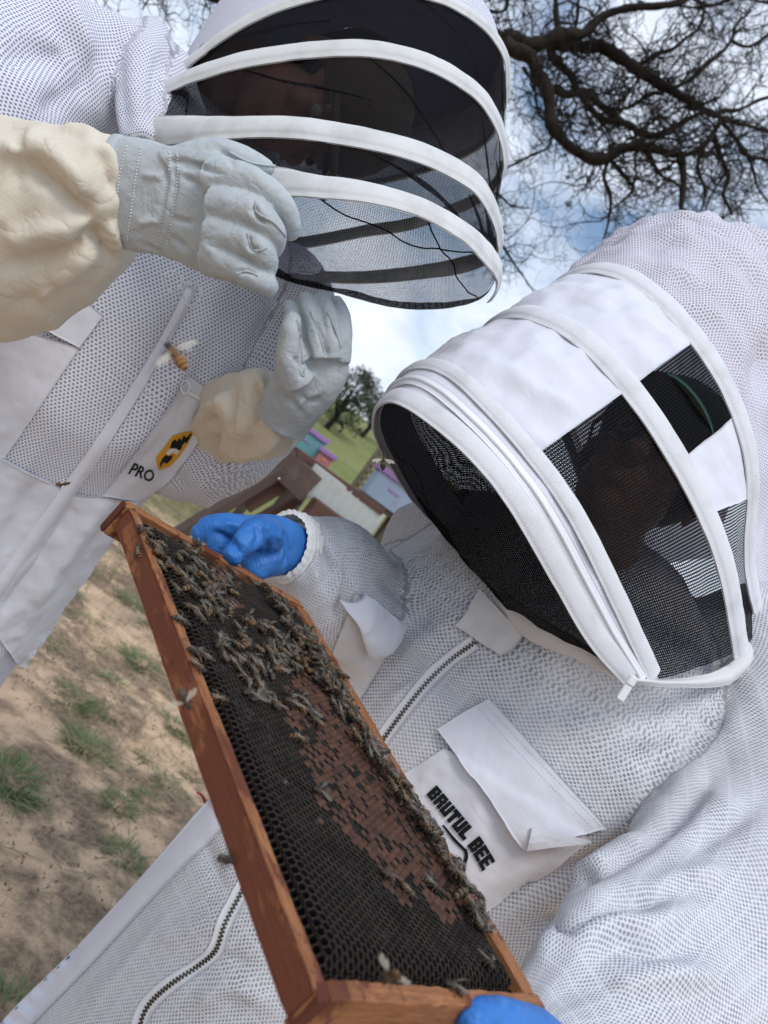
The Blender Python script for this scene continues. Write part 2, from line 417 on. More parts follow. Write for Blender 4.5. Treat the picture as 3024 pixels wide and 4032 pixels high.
# ================================================================== materials
class Mat:
    def __init__(s, name, base=(.8, .8, .8), rough=.7, spec=.3, **k):
        s.m = bpy.data.materials.new(name); s.m.use_nodes = True; s.t = s.m.node_tree
        s.b = s.t.nodes['Principled BSDF']; s.out = s.t.nodes['Material Output']
        s.b.inputs['Base Color'].default_value = (*base, 1); s.b.inputs['Roughness'].default_value = rough
        s.b.inputs['Specular IOR Level'].default_value = spec
        for a, v in k.items(): s.b.inputs[a].default_value = v
        s._co = None; s.hsum = None
    def n(s, t, **k):
        n = s.t.nodes.new(t)
        for a, b in k.items(): setattr(n, a, b)
        return n
    def l(s, a, b): s.t.links.new(a, b)
    def val(s, sock, v):
        if hasattr(v, 'is_linked') or isinstance(v, bpy.types.NodeSocket): s.l(v, sock)
        else: sock.default_value = v
    def co(s):
        if s._co is None: s._co = s.n('ShaderNodeTexCoord').outputs['Object']
        return s._co
    def fab(s): return s.n('ShaderNodeAttribute', attribute_name='fab').outputs['Vector']
    def math(s, op, a, b=0.0, c=None):
        n = s.n('ShaderNodeMath', operation=op); s.val(n.inputs[0], a); s.val(n.inputs[1], b)
        if c is not None: s.val(n.inputs[2], c)
        return n.outputs[0]
    def vm(s, op, a, b=None, sc=None):
        n = s.n('ShaderNodeVectorMath', operation=op); s.val(n.inputs[0], a)
        if b is not None: s.val(n.inputs[1], b)
        if sc is not None: s.val(n.inputs['Scale'], sc)
        return n.outputs['Value'] if op in ('LENGTH', 'DOT_PRODUCT', 'DISTANCE') else n.outputs['Vector']
    def noise(s, scale, vec=None, detail=4, rough=.55, dist=0, stretch=None):
        vec = vec or s.co()
        if stretch: vec = s.vm('MULTIPLY', vec, stretch)
        n = s.n('ShaderNodeTexNoise'); s.l(vec, n.inputs['Vector']); n.inputs['Scale'].default_value = scale
        n.inputs['Detail'].default_value = detail; n.inputs['Roughness'].default_value = rough; n.inputs['Distortion'].default_value = dist
        return n.outputs['Fac']
    def rng(s, x, a, b, c=0., d=1., smooth=True):
        n = s.n('ShaderNodeMapRange', interpolation_type='SMOOTHSTEP' if smooth else 'LINEAR')
        s.l(x, n.inputs[0])
        for i, q in enumerate((a, b, c, d)): n.inputs[i + 1].default_value = q
        return n.outputs[0]
    def mix(s, f, a, b):
        n = s.n('ShaderNodeMix', data_type='RGBA'); s.val(n.inputs[0], f)
        for i, q in ((6, a), (7, b)):
            if isinstance(q, tuple): n.inputs[i].default_value = (*q, 1) if len(q) == 3 else q
            else: s.l(q, n.inputs[i])
        return n.outputs[2]
    def color(s, c): s.l(c, s.b.inputs['Base Color']); return s
    def height(s, h, amt):
        """add a height field in metres"""
        x = s.math('MULTIPLY', h, amt)
        s.hsum = x if s.hsum is None else s.math('ADD', s.hsum, x)
        return s
    def bump(s, strength=1.0):
        n = s.n('ShaderNodeBump'); n.inputs['Strength'].default_value = strength; n.inputs['Distance'].default_value = 1.0
        s.l(s.hsum, n.inputs['Height']); s.l(n.outputs[0], s.b.inputs['Normal']); return s
    def ridged(s, scale, pw=5, **k):
        x = s.noise(scale, **k); x = s.math('SUBTRACT', 1.0, s.math('ABSOLUTE', s.math('MULTIPLY_ADD', x, 2.0, -1.0)))
        return s.math('POWER', s.math('MAXIMUM', x, 0.0), float(pw))
    def sep(s, v):
        n = s.n('ShaderNodeSeparateXYZ'); s.l(v, n.inputs[0]); return n.outputs
    def hexholes(s, vec, pitch, r0, r1, ratio=1.732):
        p = s.vm('MULTIPLY', vec, (1 / pitch, 1 / (pitch * ratio), 0))
        k = (1, ratio, 0)
        a = s.vm('LENGTH', s.vm('MULTIPLY', s.vm('SUBTRACT', s.vm('FRACTION', p), (.5, .5, 0)), k))
        b = s.vm('LENGTH', s.vm('MULTIPLY', s.vm('SUBTRACT', s.vm('FRACTION', s.vm('ADD', p, (.5, .5, 0))), (.5, .5, 0)), k))
        return s.rng(s.math('MINIMUM', a, b), r0, r1, 1, 0)
    def grid(s, vec, px, py, lw):
        p = s.sep(s.vm('FRACTION', s.vm('MULTIPLY', vec, (1 / px, 1 / py, 0))))
        return s.math('MAXIMUM', s.math('LESS_THAN', p[0], lw), s.math('LESS_THAN', p[1], lw))
MT = {}
def _cotton(name, base, weave=.0009, dirt=.5, crease=.22):
    m = Mat(name, base, .88, .15)
    m.b.inputs['Sheen Weight'].default_value = .08
    n1 = m.noise(9, detail=5); n2 = m.noise(70, detail=2)
    d = tuple(x * y for x, y in zip(base, (.90, .885, .86)))
    m.color(m.mix(m.math('MULTIPLY', m.rng(n1, .5, .8), dirt), base, d))
    wv = m.n('ShaderNodeTexWave', wave_type='BANDS', bands_direction='DIAGONAL'); m.l(m.fab(), wv.inputs['Vector']); wv.inputs['Scale'].default_value = .16 / weave
    m.height(m.ridged(13, 6, detail=2, dist=.5), -.0022 * crease).height(m.ridged(31, 5, detail=2, dist=.4), -.0009 * crease).height(n2, .0007).height(m.noise(22, detail=3), .0018).height(wv.outputs['Fac'], .00006).bump(.8)
    return m.m
MT['cotton'] = _cotton('white_cotton', (.69, .705, .775))
MT['cotton_soft'] = _cotton('white_cotton_collar', (.68, .675, .685))
MT['canvas'] = _cotton('cream_canvas', (.68, .625, .525), .0016, .6, .9)
MT['knit'] = _cotton('white_knit', (.78, .79, .80), .002)
# ventilated mesh, left suit: white spacer fabric with dark rounded holes
m = Mat('vent_mesh_suit', (.8, .81, .88), .9, .1)
f = m.fab(); wob = m.noise(14, detail=2)
h = m.hexholes(m.vm('ADD', f, m.vm('SCALE', m.n('ShaderNodeTexNoise').outputs['Color'], sc=.0008)), .0044, .16, .38)
m.color(m.mix(h, (.74, .75, .82), (.21, .23, .33)))
m.height(h, -.0006).height(wob, .002).height(m.noise(600, detail=1), .00015).bump(.9); MT['vent'] = m.m
# layered net, right suit: knotted mesh over mesh, holes waxing and waning in a quilted rhythm
m = Mat('layered_net_suit', (.78, .79, .81), .9, .1)
f = m.fab()
fr = m.vm('ADD', f, m.vm('SCALE', m.n('ShaderNodeTexNoise').outputs['Color'], sc=.0009))
h1 = m.hexholes(fr, .0046, .16, .40, 1.25)
q = m.sep(m.vm('FRACTION', m.vm('MULTIPLY', fr, (1 / .0184, 1 / .0184, 0))))
ln = m.math('MAXIMUM', m.rng(q[0], .0, .22, 1, 0), m.rng(q[1], .0, .22, 1, 0))
h2 = m.hexholes(m.vm('ADD', fr, (.0017, .0011, 0)), .0038, .18, .42, 1.5)
big = m.rng(m.noise(8, detail=3), .30, .68)
hole = m.math('MULTIPLY', m.math('MULTIPLY', h1, m.math('SUBTRACT', 1.0, m.math('MULTIPLY', ln, .45))), m.math('ADD', .62, m.math('MULTIPLY', big, .38)))
hole = m.math('MULTIPLY', hole, m.math('SUBTRACT', 1.0, m.math('MULTIPLY', h2, .25)))
m.color(m.mix(hole, (.70, .71, .75), (.24, .26, .30)))
m.height(hole, -.0006).height(m.noise(26, detail=4), .002).height(m.noise(420, detail=1), .0003).bump(.9); MT['net'] = m.m
# webbing tape
m = Mat('webbing_tape', (.80, .81, .83), .75, .25)
f = m.fab()
wv = m.n('ShaderNodeTexWave', wave_type='BANDS', bands_direction='X'); m.l(f, wv.inputs['Vector']); wv.inputs['Scale'].default_value = 100
w2 = m.hexholes(f, .0024, .15, .5, 1.0)
m.color(m.mix(m.rng(m.noise(30, detail=4), .45, .75), (.70, .71, .745), (.60, .61, .635)))
m.height(wv.outputs['Fac'], .00012).height(w2, -.00025).bump(.8); MT['tape'] = m.m
# soft tape of the left veil (slightly greyer)
m = Mat('cotton_tape', (.74, .745, .74), .8, .2)
f = m.fab()
w2 = m.hexholes(f, .0018, .15, .5, 1.0)
m.color(m.mix(m.rng(m.noise(25, detail=5), .42, .72), (.68, .69, .69), (.57, .575, .57)))
m.height(w2, -.0002).height(m.noise(60, detail=2), .0006).bump(.8); MT['tape2'] = m.m
# black veil netting: threads are opaque, the holes between them are clear
def _veil(name, px, py, lw, col=(.012, .012, .014)):
    m = Mat(name, col, 1.0, .0)
    g = m.grid(m.fab(), px, py, lw)
    tr = m.n('ShaderNodeBsdfTransparent'); mx = m.n('ShaderNodeMixShader')
    m.l(g, mx.inputs[0]); m.l(tr.outputs[0], mx.inputs[1]); m.l(m.b.outputs[0], mx.inputs[2]); m.l(mx.outputs[0], m.out.inputs[0])
    return m.m
MT['veil'] = _veil('black_veil_net', .0019, .0019, .20)
MT['veil_shaded'] = _veil('black_veil_net_shaded', .0019, .0019, .44)  # same net, threads thickened so the near half carries the hood's inner shade
MT['veil_thick'] = _veil('black_veil_net_doubled', .0016, .0016, .72)
MT['veil_window'] = _veil('black_window_mesh', .0036, .0027, .46)
MT['veil_front'] = _veil('black_front_mesh', .0022, .0022, .70)
# white see-through mesh of the right hood's crown
m = Mat('white_crown_mesh', (.76, .74, .83), .8, .1)
h = m.hexholes(m.fab(), .0050, .20, .40, 1.5)
m.color(m.mix(m.math('MULTIPLY', h, m.rng(m.noise(9, detail=3), .35, .65, .25, .8)), (.76, .74, .83), (.42, .39, .45)))
m.height(h, -.0012).height(m.noise(14, detail=4), .006).bump(.9)
tr = m.n('ShaderNodeBsdfTransparent'); mx = m.n('ShaderNodeMixShader')
m.l(m.math('MULTIPLY', h, .30), mx.inputs[0]); m.l(m.b.outputs[0], mx.inputs[1]); m.l(tr.outputs[0], mx.inputs[2]); m.l(mx.outputs[0], m.out.inputs[0])
MT['crown'] = m.m
# leather
m = Mat('pale_goat_leather', (.56, .605, .625), .55, .35)
n1 = m.noise(16, detail=5)
lc = m.mix(m.rng(n1, .35, .75), (.46, .505, .53), (.37, .41, .43))
lc = m.mix(m.math('MULTIPLY', m.rng(m.noise(28, detail=6, rough=.7), .60, .72), .45), lc, (.27, .24, .19))
m.color(lc)
m.height(m.ridged(26, 6, detail=3, dist=.6), -.0010).height(m.ridged(70, 5, detail=2, dist=.4), -.0004)
m.height(m.noise(420, detail=2), .00018).height(m.noise(55, detail=4), .0012).height(m.noise(20, detail=2), .002).bump(.75); MT['leather'] = m.m
m = Mat('leather_seam', (.36, .40, .42), .7, .2); MT['leather_dark'] = m.m
m = Mat('sewing_thread', (.74, .76, .78), .7, .2); MT['thread'] = m.m
m = Mat('blue_rubber', (.035, .19, .62), .5, .35)
m.color(m.mix(m.rng(m.noise(12, detail=3), .35, .7), (.028, .15, .47), (.045, .20, .57)))
zz = m.n('ShaderNodeTexWave', wave_type='BANDS', bands_direction='DIAGONAL', wave_profile='TRI'); m.l(m.co(), zz.inputs['Vector']); zz.inputs['Scale'].default_value = 95; zz.inputs['Distortion'].default_value = 1.2
m.height(m.ridged(20, 5, detail=2, dist=.8), -.0012).height(m.ridged(55, 5, detail=2, dist=.6), -.0004).height(zz.outputs['Fac'], .00022).height(m.noise(34, detail=4), .0018).height(m.noise(90, detail=2, stretch=(1, 1, .4)), .0008).bump(.8); MT['rubber'] = m.m
# wood of the frame
def _wood(name, axis_scale, c0, c1, stain=.5, stc=(.10, .025, .012), dark=(.03, .012, .008)):
    m = Mat(name, c0, .62, .3)
    co = m.co()
    g = m.noise(1.0, vec=m.vm('MULTIPLY', co, axis_scale), detail=4, dist=.6)
    g2 = m.noise(1.0, vec=m.vm('MULTIPLY', co, tuple(x * 5 for x in axis_scale)), detail=3)
    base = m.mix(m.rng(g, .32, .68), c0, c1)
    base = m.mix(m.math('MULTIPLY', m.rng(g2, .46, .66), .6), base, tuple(x * .5 for x in c1))
    st = m.rng(m.noise(11, detail=6, rough=.66, stretch=(1, 2.2, 2.2)), .60 - stain * .22, .66 - stain * .2)
    base = m.mix(m.math('MULTIPLY', st, .85), base, stc)
    sp = m.rng(m.noise(120, detail=3), .66, .74)
    base = m.mix(m.math('MULTIPLY', sp, .7), base, dark)
    m.color(base)
    m.height(g2, .0006).height(m.noise(300, detail=2), .0002).bump(.8)
    return m.m
MT['wood'] = _wood('frame_wood', (14, 260, 260), (.38, .165, .068), (.255, .10, .04), .35)
MT['wood_y'] = _wood('frame_wood_end', (260, 14, 260), (.38, .165, .068), (.255, .10, .04), .35)
MT['wood_red'] = _wood('frame_wood_propolis', (12, 200, 200), (.30, .11, .045), (.21, .066, .028), .85, (.115, .030, .016))
MT['wood_dark'] = _wood('frame_end_grain', (200, 200, 200), (.10, .03, .016), (.06, .016, .01), .5)
# wax
m = Mat('dark_brood_wax', (.035, .03, .026), .65, .12)
n1 = m.noise(60, detail=4)
m.color(m.mix(m.rng(n1, .35, .7), (.052, .039, .028), (.026, .02, .015))); m.height(m.noise(500, detail=2), .0003).bump(.7); MT['wax'] = m.m
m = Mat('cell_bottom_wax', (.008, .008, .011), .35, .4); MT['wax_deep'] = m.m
m = Mat('capped_brood_wax', (.11, .06, .042), .75, .2)
cv = m.math('MULTIPLY_ADD', m.sep(m.fab())[0], .30, m.math('MULTIPLY', m.rng(m.noise(70, detail=6, rough=.65), .30, .7), .65))
m.color(m.mix(cv, (.115, .055, .035), (.036, .02, .016))); m.height(m.noise(700, detail=3), .0005).bump(.9); MT['capped'] = m.m
# bees
def _bee(name, a, b, th):
    m = Mat(name, a, .55, .4)
    y = m.sep(m.co())[1]
    ab = m.math('LESS_THAN', y, -.0006)
    st = m.math('FRACT', m.math('MULTIPLY', m.math('ADD', y, .02), 1 / .00165))
    stripe = m.rng(st, .42, .58)
    abd = m.mix(stripe, a, b)
    head = m.math('GREATER_THAN', y, .0043)
    thx = m.mix(m.rng(m.noise(1500, detail=2), .35, .65), th, tuple(x * .5 for x in th))
    c = m.mix(ab, m.mix(head, thx, (.035, .028, .022)), abd)
    m.color(c); m.height(m.noise(2500, detail=2), .0004).bump(.8)
    return m.m
MT['bee'] = [_bee('honey_bee_grey', (.013, .009, .007), (.15, .10, .052), (.085, .056, .030)),
             _bee('honey_bee_amber', (.015, .009, .006), (.21, .105, .036), (.11, .07, .033)),
             _bee('honey_bee_dark', (.011, .009, .007), (.10, .073, .045), (.06, .043, .027))]
MT['bee_gold'] = _bee('honey_bee_gold', (.045, .022, .010), (.42, .20, .06), (.22, .125, .055))
m = Mat('bee_wing', (.34, .32, .28), .3, .5)
tr = m.n('ShaderNodeBsdfTransparent'); mx = m.n('ShaderNodeMixShader'); mx.inputs[0].default_value = .16
m.l(tr.outputs[0], mx.inputs[1]); m.l(m.b.outputs[0], mx.inputs[2]); m.l(mx.outputs[0], m.out.inputs[0]); MT['wing'] = m.m
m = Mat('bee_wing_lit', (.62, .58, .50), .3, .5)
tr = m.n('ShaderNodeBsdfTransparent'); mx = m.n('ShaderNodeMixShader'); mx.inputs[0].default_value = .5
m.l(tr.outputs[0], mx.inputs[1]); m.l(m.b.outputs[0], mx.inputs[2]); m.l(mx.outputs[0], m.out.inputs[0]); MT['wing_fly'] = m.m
# misc
MT['thread_black'] = Mat('black_embroidery', (.006, .009, .012), .6, .2).m
MT['brass'] = Mat('zipper_brass', (.10, .085, .055), .4, .5, Metallic=.8).m
MT['nylon'] = Mat('white_nylon', (.80, .81, .86), .45, .4).m
MT['plastic'] = Mat('white_plastic', (.74, .76, .78), .4, .4).m
MT['yellow'] = Mat('yellow_embroidery', (.72, .36, .03), .7, .2).m
MT['red'] = Mat('red_painted_steel', (.42, .03, .06), .4, .4).m
def _skin(n, c): 
    m = Mat(n, c, .55, .3); m.b.inputs['Subsurface Weight'].default_value = .05
    m.color(m.mix(m.rng(m.noise(40, detail=4), .35, .7), c, tuple(x * .8 for x in c))); m.height(m.noise(300, detail=2), .0003).bump(.6); return m.m
MT['skin'] = _skin('skin', (.32, .165, .125))
MT['skin2'] = _skin('skin_tan', (.30, .165, .11))
MT['cap'] = _cotton('brown_cap_cloth', (.11, .085, .06), .0012)
MT['cap_dark'] = _cotton('black_cap_mesh', (.02, .02, .022), .0012)
MT['cap_green'] = _cotton('dark_green_cap_cloth', (.018, .06, .05), .0012)
MT['eye'] = Mat('eye_white', (.32, .28, .25), .3, .4).m
MT['hair'] = Mat('dark_hair', (.03, .02, .015), .6, .3).m
# bark
m = Mat('oak_bark', (.045, .038, .032), .9, .15)
m.color(m.mix(m.rng(m.noise(14, detail=5), .35, .7), (.032, .027, .022), (.013, .011, .010)))
m.height(m.noise(30, detail=5, stretch=(1, 1, .35)), .02).bump(1.0); MT['bark'] = m.m
MT['twig'] = Mat('oak_twig', (.026, .022, .019), .9, .1).m
def _leaf(n, c):
    m = Mat(n, c, .6, .3); m.b.inputs['Transmission Weight'].default_value = 0
    m.color(m.mix(m.rng(m.noise(1.3, detail=3), .3, .7), tuple(x * .55 for x in c), tuple(x * 1.2 for x in c))); return m.m
MT['leaf'] = _leaf('live_oak_leaf', (.045, .06, .032))
MT['leaf2'] = _leaf('shrub_leaf', (.07, .085, .05))
m = Mat('grass_blade', (.10, .15, .045), .6, .3)
oi = m.n('ShaderNodeObjectInfo').outputs['Random']
hgt = m.sep(m.fab())
m.color(m.mix(hgt[1], m.mix(oi, (.085, .155, .04), (.14, .19, .075)), (.30, .27, .15))); MT['grass'] = m.m
MT['straw'] = Mat('dry_straw', (.36, .29, .2), .8, .15).m
MT['litter'] = Mat('dark_leaf_litter', (.15, .115, .085), .9, .1).m
# ground: sandy soil with darker litter
m = Mat('sandy_soil', (.42, .30, .19), .95, .1)
co = m.co()
big = m.noise(1.9, detail=6, rough=.62, dist=.4); mid = m.noise(9, detail=6, rough=.65); fine = m.noise(60, detail=5, rough=.7)
sand = m.mix(m.rng(mid, .35, .65), (.66, .475, .315), (.49, .345, .225))
sand = m.mix(m.rng(fine, .57, .72), sand, (.25, .18, .125))
lit = m.rng(m.math('ADD', m.math('MULTIPLY', big, .65), m.math('MULTIPLY', mid, .35)), .445, .56)
litc = m.mix(m.rng(fine, .4, .62), (.13, .097, .07), (.29, .215, .15))
near = m.mix(m.math('MULTIPLY', lit, .85), sand, litc)
yy = m.sep(co)[1]
far_f = m.rng(m.math('ADD', yy, m.math('MULTIPLY', big, 4.0)), 6.5, 12.0)
gr = m.mix(m.rng(m.noise(.35, detail=5), .35, .65), (.17, .20, .065), (.235, .235, .10))
gr = m.mix(m.math('MULTIPLY', m.rng(m.noise(3, detail=5), .5, .7), .5), gr, (.10, .085, .045))
m.color(m.mix(far_f, near, gr))
m.height(mid, .02).height(fine, .006).height(m.noise(240, detail=3), .0015).bump(.9); MT['soil'] = m.m
# background things
def paint(n, c, rough=.6, dirt=(.12, .1, .08), amt=.35):
    m = Mat(n, c, rough, .3)
    m.color(m.mix(m.math('MULTIPLY', m.rng(m.noise(7, detail=6, rough=.65), .5, .75), amt), c, dirt)); m.height(m.noise(60, detail=3), .001).bump(.5); return m.m
MT['teal'] = paint('teal_paint', (.14, .33, .36)); MT['purple'] = paint('purple_paint', (.34, .19, .44)); MT['pink'] = paint('pink_paint', (.46, .18, .2))
MT['grey_paint'] = paint('pale_grey_paint', (.48, .5, .53)); MT['blue_paint'] = paint('pale_blue_paint', (.30, .38, .50)); MT['orange'] = paint('orange_paint', (.7, .32, .12))
MT['rust'] = paint('rusty_steel', (.085, .06, .05), .8, (.16, .12, .1), .6)
MT['rust2'] = paint('rusty_brown_board', (.11, .058, .045), .8, (.06, .045, .036), .6)
MT['ribbed'] = paint('white_ribbed_steel', (.46, .49, .47), .5, (.3, .22, .16), .4)
MT['fence'] = paint('weathered_fence_wood', (.17, .155, .10), .85, (.08, .07, .045), .6)
MT['steel'] = Mat('steel_bolt', (.45, .45, .46), .35, .5, Metallic=1.0).m
# ================================================================== ground and hill
def sstep(a, b, x):
    t = np.clip((x - a) / (b - a), 0, 1); return t * t * (3 - 2 * t)
def gz(x, y):
    x = np.asarray(x, float); y = np.asarray(y, float)
    p = np.stack([x, y, np.zeros_like(x)], -1)
    near = np.exp(-np.maximum(y - 6, 0) / 4)
    return (0.018 * fbm(p * 3.1, 3, 3) + .006 * vnoise(p * 17, 8)) * near + 0.05 * vnoise(p * .4, 5) * (1 - near) + 5.9 * sstep(7, 60, y) + .5 * vnoise(p * .06, 11) * sstep(10, 40, y)
xs = np.r_[-300, -150, -80, -40, -20, -10, -6, -4.2, np.arange(-3.2, 1.6, .03), 2.2, 3, 4, 6, 9, 14, 22, 40, 80, 150, 300]
ys = np.r_[-60, -20, -6, -2, -.5, np.arange(.2, 5.2, .03), np.arange(5.3, 9, .2), np.arange(9.5, 20, .8), np.arange(21, 70, 2.5), 75, 85, 100, 140, 220, 400]
X, Y = np.meshgrid(xs, ys, indexing='ij')
mk('ground', np.stack([X, Y, gz(X, Y)], -1).reshape(-1, 3), gridfaces(len(xs), len(ys))[:, ::1], MT['soil'], kind='structure')

def ground_at(u, v):
    d = P(u, v, 1.0) - CAM
    t = -CAM[2] / d[2]
    for _ in range(6):
        p = CAM + d * t; t += (float(gz(p[0], p[1])) - p[2]) / d[2]
    return CAM + d * t

# ------------------------------------------------------------------ grass tufts (one object each), straw and litter
def blades(n, R, hmin, hmax, w, seed, lean=.9):
    r = np.random.default_rng(seed)
    V = []; Fc = []; fab = []
    for i in range(n):
        a = r.uniform(0, 6.28); q = R * math.sqrt(r.uniform(0, 1)); b = np.array([q * math.cos(a), q * math.sin(a), -.004])
        L = r.uniform(hmin, hmax); az = a + r.normal(0, .7); ln = r.uniform(.15, lean)
        d = np.array([math.cos(az) * ln, math.sin(az) * ln, 1.0]); d /= np.linalg.norm(d)
        s = np.array([-math.sin(az), math.cos(az), 0]) * w * r.uniform(.6, 1.2)
        dry = 1.0 if r.uniform() < .22 else r.uniform(0, .35)
        k = len(V); 
        for j, (t, wd) in enumerate(((0, 1), (.45, .85), (.8, .5), (1, .05))):
            c = b + d * L * t + np.array([math.cos(az), math.sin(az), -.55]) * L * .38 * ln * t * t
            V += [c - s * wd, c + s * wd]; fab += [(t, dry, 0)] * 2
        Fc += [(k + 2 * j, k + 2 * j + 1, k + 2 * j + 3, k + 2 * j + 2) for j in range(3)]
    return mesh('grass_tuft', np.array(V), Fc, MT['grass'], np.array(fab))
TUFT = [blades(260, .045, .03, .07, .0011, 1, 1.6), blades(200, .04, .022, .055, .001, 2, 1.7), blades(150, .034, .015, .042, .001, 3, 1.8)]
tufts = [(285, 2760, 0, 1.2), (345, 2955, 0, 1.35), (300, 2930, 1, 1), (20, 3060, 0, 1.5), (45, 3110, 1, 1.2), (555, 2620, 0, 1.4), (445, 2690, 1, 1.1), (440, 2815, 2, 1.1),
         (690, 2860, 1, 1.2), (725, 2900, 2, 1.2), (470, 3170, 1, 1.0), (572, 3150, 1, .9), (590, 2985, 2, 1.2), (660, 3085, 2, 1.2), (490, 3370, 2, 1.3), (150, 2520, 1, 1.4),
         (260, 2330, 1, 1.6), (520, 2380, 1, 1.5), (330, 2440, 2, 1.5), (25, 3985, 1, 1.2), (600, 2480, 2, 1.6), (300, 2220, 1, 1.8), (760, 3060, 2, 1.0), (405, 2575, 2, 1.1)]
for i, (u, v, k, s) in enumerate(tufts):
    p = ground_at(u, v)
    o = obj('grass_tuft', TUFT[k], label={3: 'large green grass tuft at the left edge of the picture', 5: 'green grass tuft nearest the red side of the long wooden bar', 19: 'green grass tuft in the bottom left corner below the soil'}.get(i, 'green grass tuft growing out of the sandy soil'), cat='grass', group='grass tufts on the bare soil')
    o.location = Vector(p); o.scale = (s * 1.15, s * 1.15, s * .58); o.rotation_euler = (0, 0, i * 1.7)
def scatter(n, seed, fn, xr=(-2.6, .9), yr=(1.2, 5.5)):
    r = np.random.default_rng(seed); out = []
    while len(out) < n:
        p = np.stack([r.uniform(*xr, 4000), r.uniform(*yr, 4000)], -1)
        p = p[r.uniform(0, 1, 4000) < fn(p)]
        out += list(p)
    return np.array(out[:n])
clump = lambda p: sstep(.0, .35, fbm(np.c_[p, np.zeros(len(p))] * 1.9, 3, 21))
V = []; Fc = []; r_ = np.random.default_rng(5); k = 0
sc_ = scatter(1500, 2, lambda p: .25 + .75 * clump(p)); gi = iter(gz(sc_[:, 0], sc_[:, 1]).tolist())
for (x, y) in sc_:
    L = r_.uniform(.015, .075); a = r_.uniform(0, 3.14); wd = r_.uniform(.0006, .0016); z = next(gi) + .003 + r_.uniform(0, .01)
    d = np.array([math.cos(a), math.sin(a), r_.normal(0, .12)]) * L; s = np.array([-math.sin(a), math.cos(a), 0]) * wd; c = np.array([x, y, z]); b = np.array([0, 0, r_.uniform(0, .006)])
    s2 = np.array([0, 0, wd])
    V += [c - d - s, c - d + s, c - d + s2, c + b - s, c + b + s, c + b + s2 * 2, c + d - s * .6, c + d + s * .6, c + d + s2]
    Fc += [(k + j, k + (j + 1) % 3, k + 3 + (j + 1) % 3, k + 3 + j) for j in range(3)] + [(k + 3 + j, k + 3 + (j + 1) % 3, k + 6 + (j + 1) % 3, k + 6 + j) for j in range(3)]; k += 9
mk('dry_straw', np.array(V), Fc, MT['straw'], label='scattered dry straw and stalks lying on the soil', cat='straw', kind='stuff')
V = []; Fc = []; k = 0
sc_ = scatter(7000, 3, lambda p: .04 + .96 * clump(p)); gi = iter(gz(sc_[:, 0], sc_[:, 1]).tolist())
for (x, y) in sc_:
    L = r_.uniform(.002, .0075); a = r_.uniform(0, 6.28); t = r_.normal(0, .5); c = np.array([x, y, next(gi) + .001 + r_.uniform(0, .005)])
    d = np.array([math.cos(a), math.sin(a), t]) * L; s = np.array([-math.sin(a), math.cos(a), r_.normal(0, .5)]) * L * .4
    V += [c - d, c + s, c + d, c - s, c + np.array([0, 0, L * .35])]; Fc += [(k, k + 1, k + 4), (k + 1, k + 2, k + 4), (k + 2, k + 3, k + 4), (k + 3, k, k + 4), (k, k + 3, k + 2, k + 1)]; k += 5
mk('leaf_litter', np.array(V), Fc, MT['litter'], smooth=False, label='dark crumbled leaf litter on the sandy soil', cat='litter', kind='stuff')
V = []; Fc = []; k = 0
ico = bmesh.new(); bmesh.ops.create_icosphere(ico, subdivisions=1, radius=1); iv = np.array([v.co for v in ico.verts]); ifc = [tuple(v.index for v in f.verts) for f in ico.faces]; ico.free()
sc_ = scatter(700, 4, lambda p: .5 + 0 * p[:, 0]); gi = iter(gz(sc_[:, 0], sc_[:, 1]).tolist())
for (x, y) in sc_:
    s = r_.uniform(.002, .009); q = iv * (1 + .35 * r_.normal(0, 1, (len(iv), 1)) * .5) * s * np.array([1, r_.uniform(.6, 1), .6]) + np.array([x, y, next(gi) + s * .2])
    V.append(q); Fc += [tuple(i + k for i in f) for f in ifc]; k += len(q)
mk('soil_crumbs', np.vstack(V), Fc, MT['soil'], smooth=False, label='small clods and pebbles of pale soil', cat='soil', kind='stuff')
V = []; Fc = []; fab = []; k = 0
sc_ = scatter(6500, 18, lambda p: clump(p + 3.3) ** 1.5); gi = iter(gz(sc_[:, 0], sc_[:, 1]).tolist())
for (x, y) in sc_:
    a = r_.uniform(0, 6.28); h = r_.uniform(.008, .03); ln = r_.normal(0, .018, 2); wd = .0011; c = np.array([x, y, next(gi) - .002]); s = np.array([math.cos(a), math.sin(a), 0]) * wd; tp = c + np.array([ln[0], ln[1], h]); dq = r_.uniform(.25, 1.0)
    V += [c - s, c + s, (c + tp) / 2 + s * .7, tp]; fab += [(0, dq, 0)] * 4; Fc += [(k, k + 1, k + 2), (k, k + 2, k + 3)]; k += 4
mk('low_weeds', np.array(V), Fc, MT['grass'], fab=np.array(fab), label='low dry weeds thinly covering the sandy soil', cat='weeds', kind='stuff')
# short dry grass patch further back
V = []; Fc = []; fab = []; k = 0
sc_ = scatter(16000, 8, lambda p: .2 + .8 * clump(p * .6), (-5, 3), (3.6, 13)); gi = iter(gz(sc_[:, 0], sc_[:, 1]).tolist())
for (x, y) in sc_:
    a = r_.uniform(0, 6.28); h = r_.uniform(.03, .10); ln = r_.normal(0, .03, 2); wd = .003
    c = np.array([x, y, next(gi) - .005]); s = np.array([math.cos(a), math.sin(a), 0]) * wd; tp = c + np.array([ln[0], ln[1], h])
    V += [c - s, c + s, tp]; fab += [(0, dry_, 0) for dry_ in [r_.uniform(.2, 1)] * 3]; Fc.append((k, k + 1, k + 2)); k += 3
mk('dry_grass', np.array(V), Fc, MT['grass'], fab=np.array(fab), label='short dry grass covering the ground behind the beekeepers', cat='grass', kind='stuff')

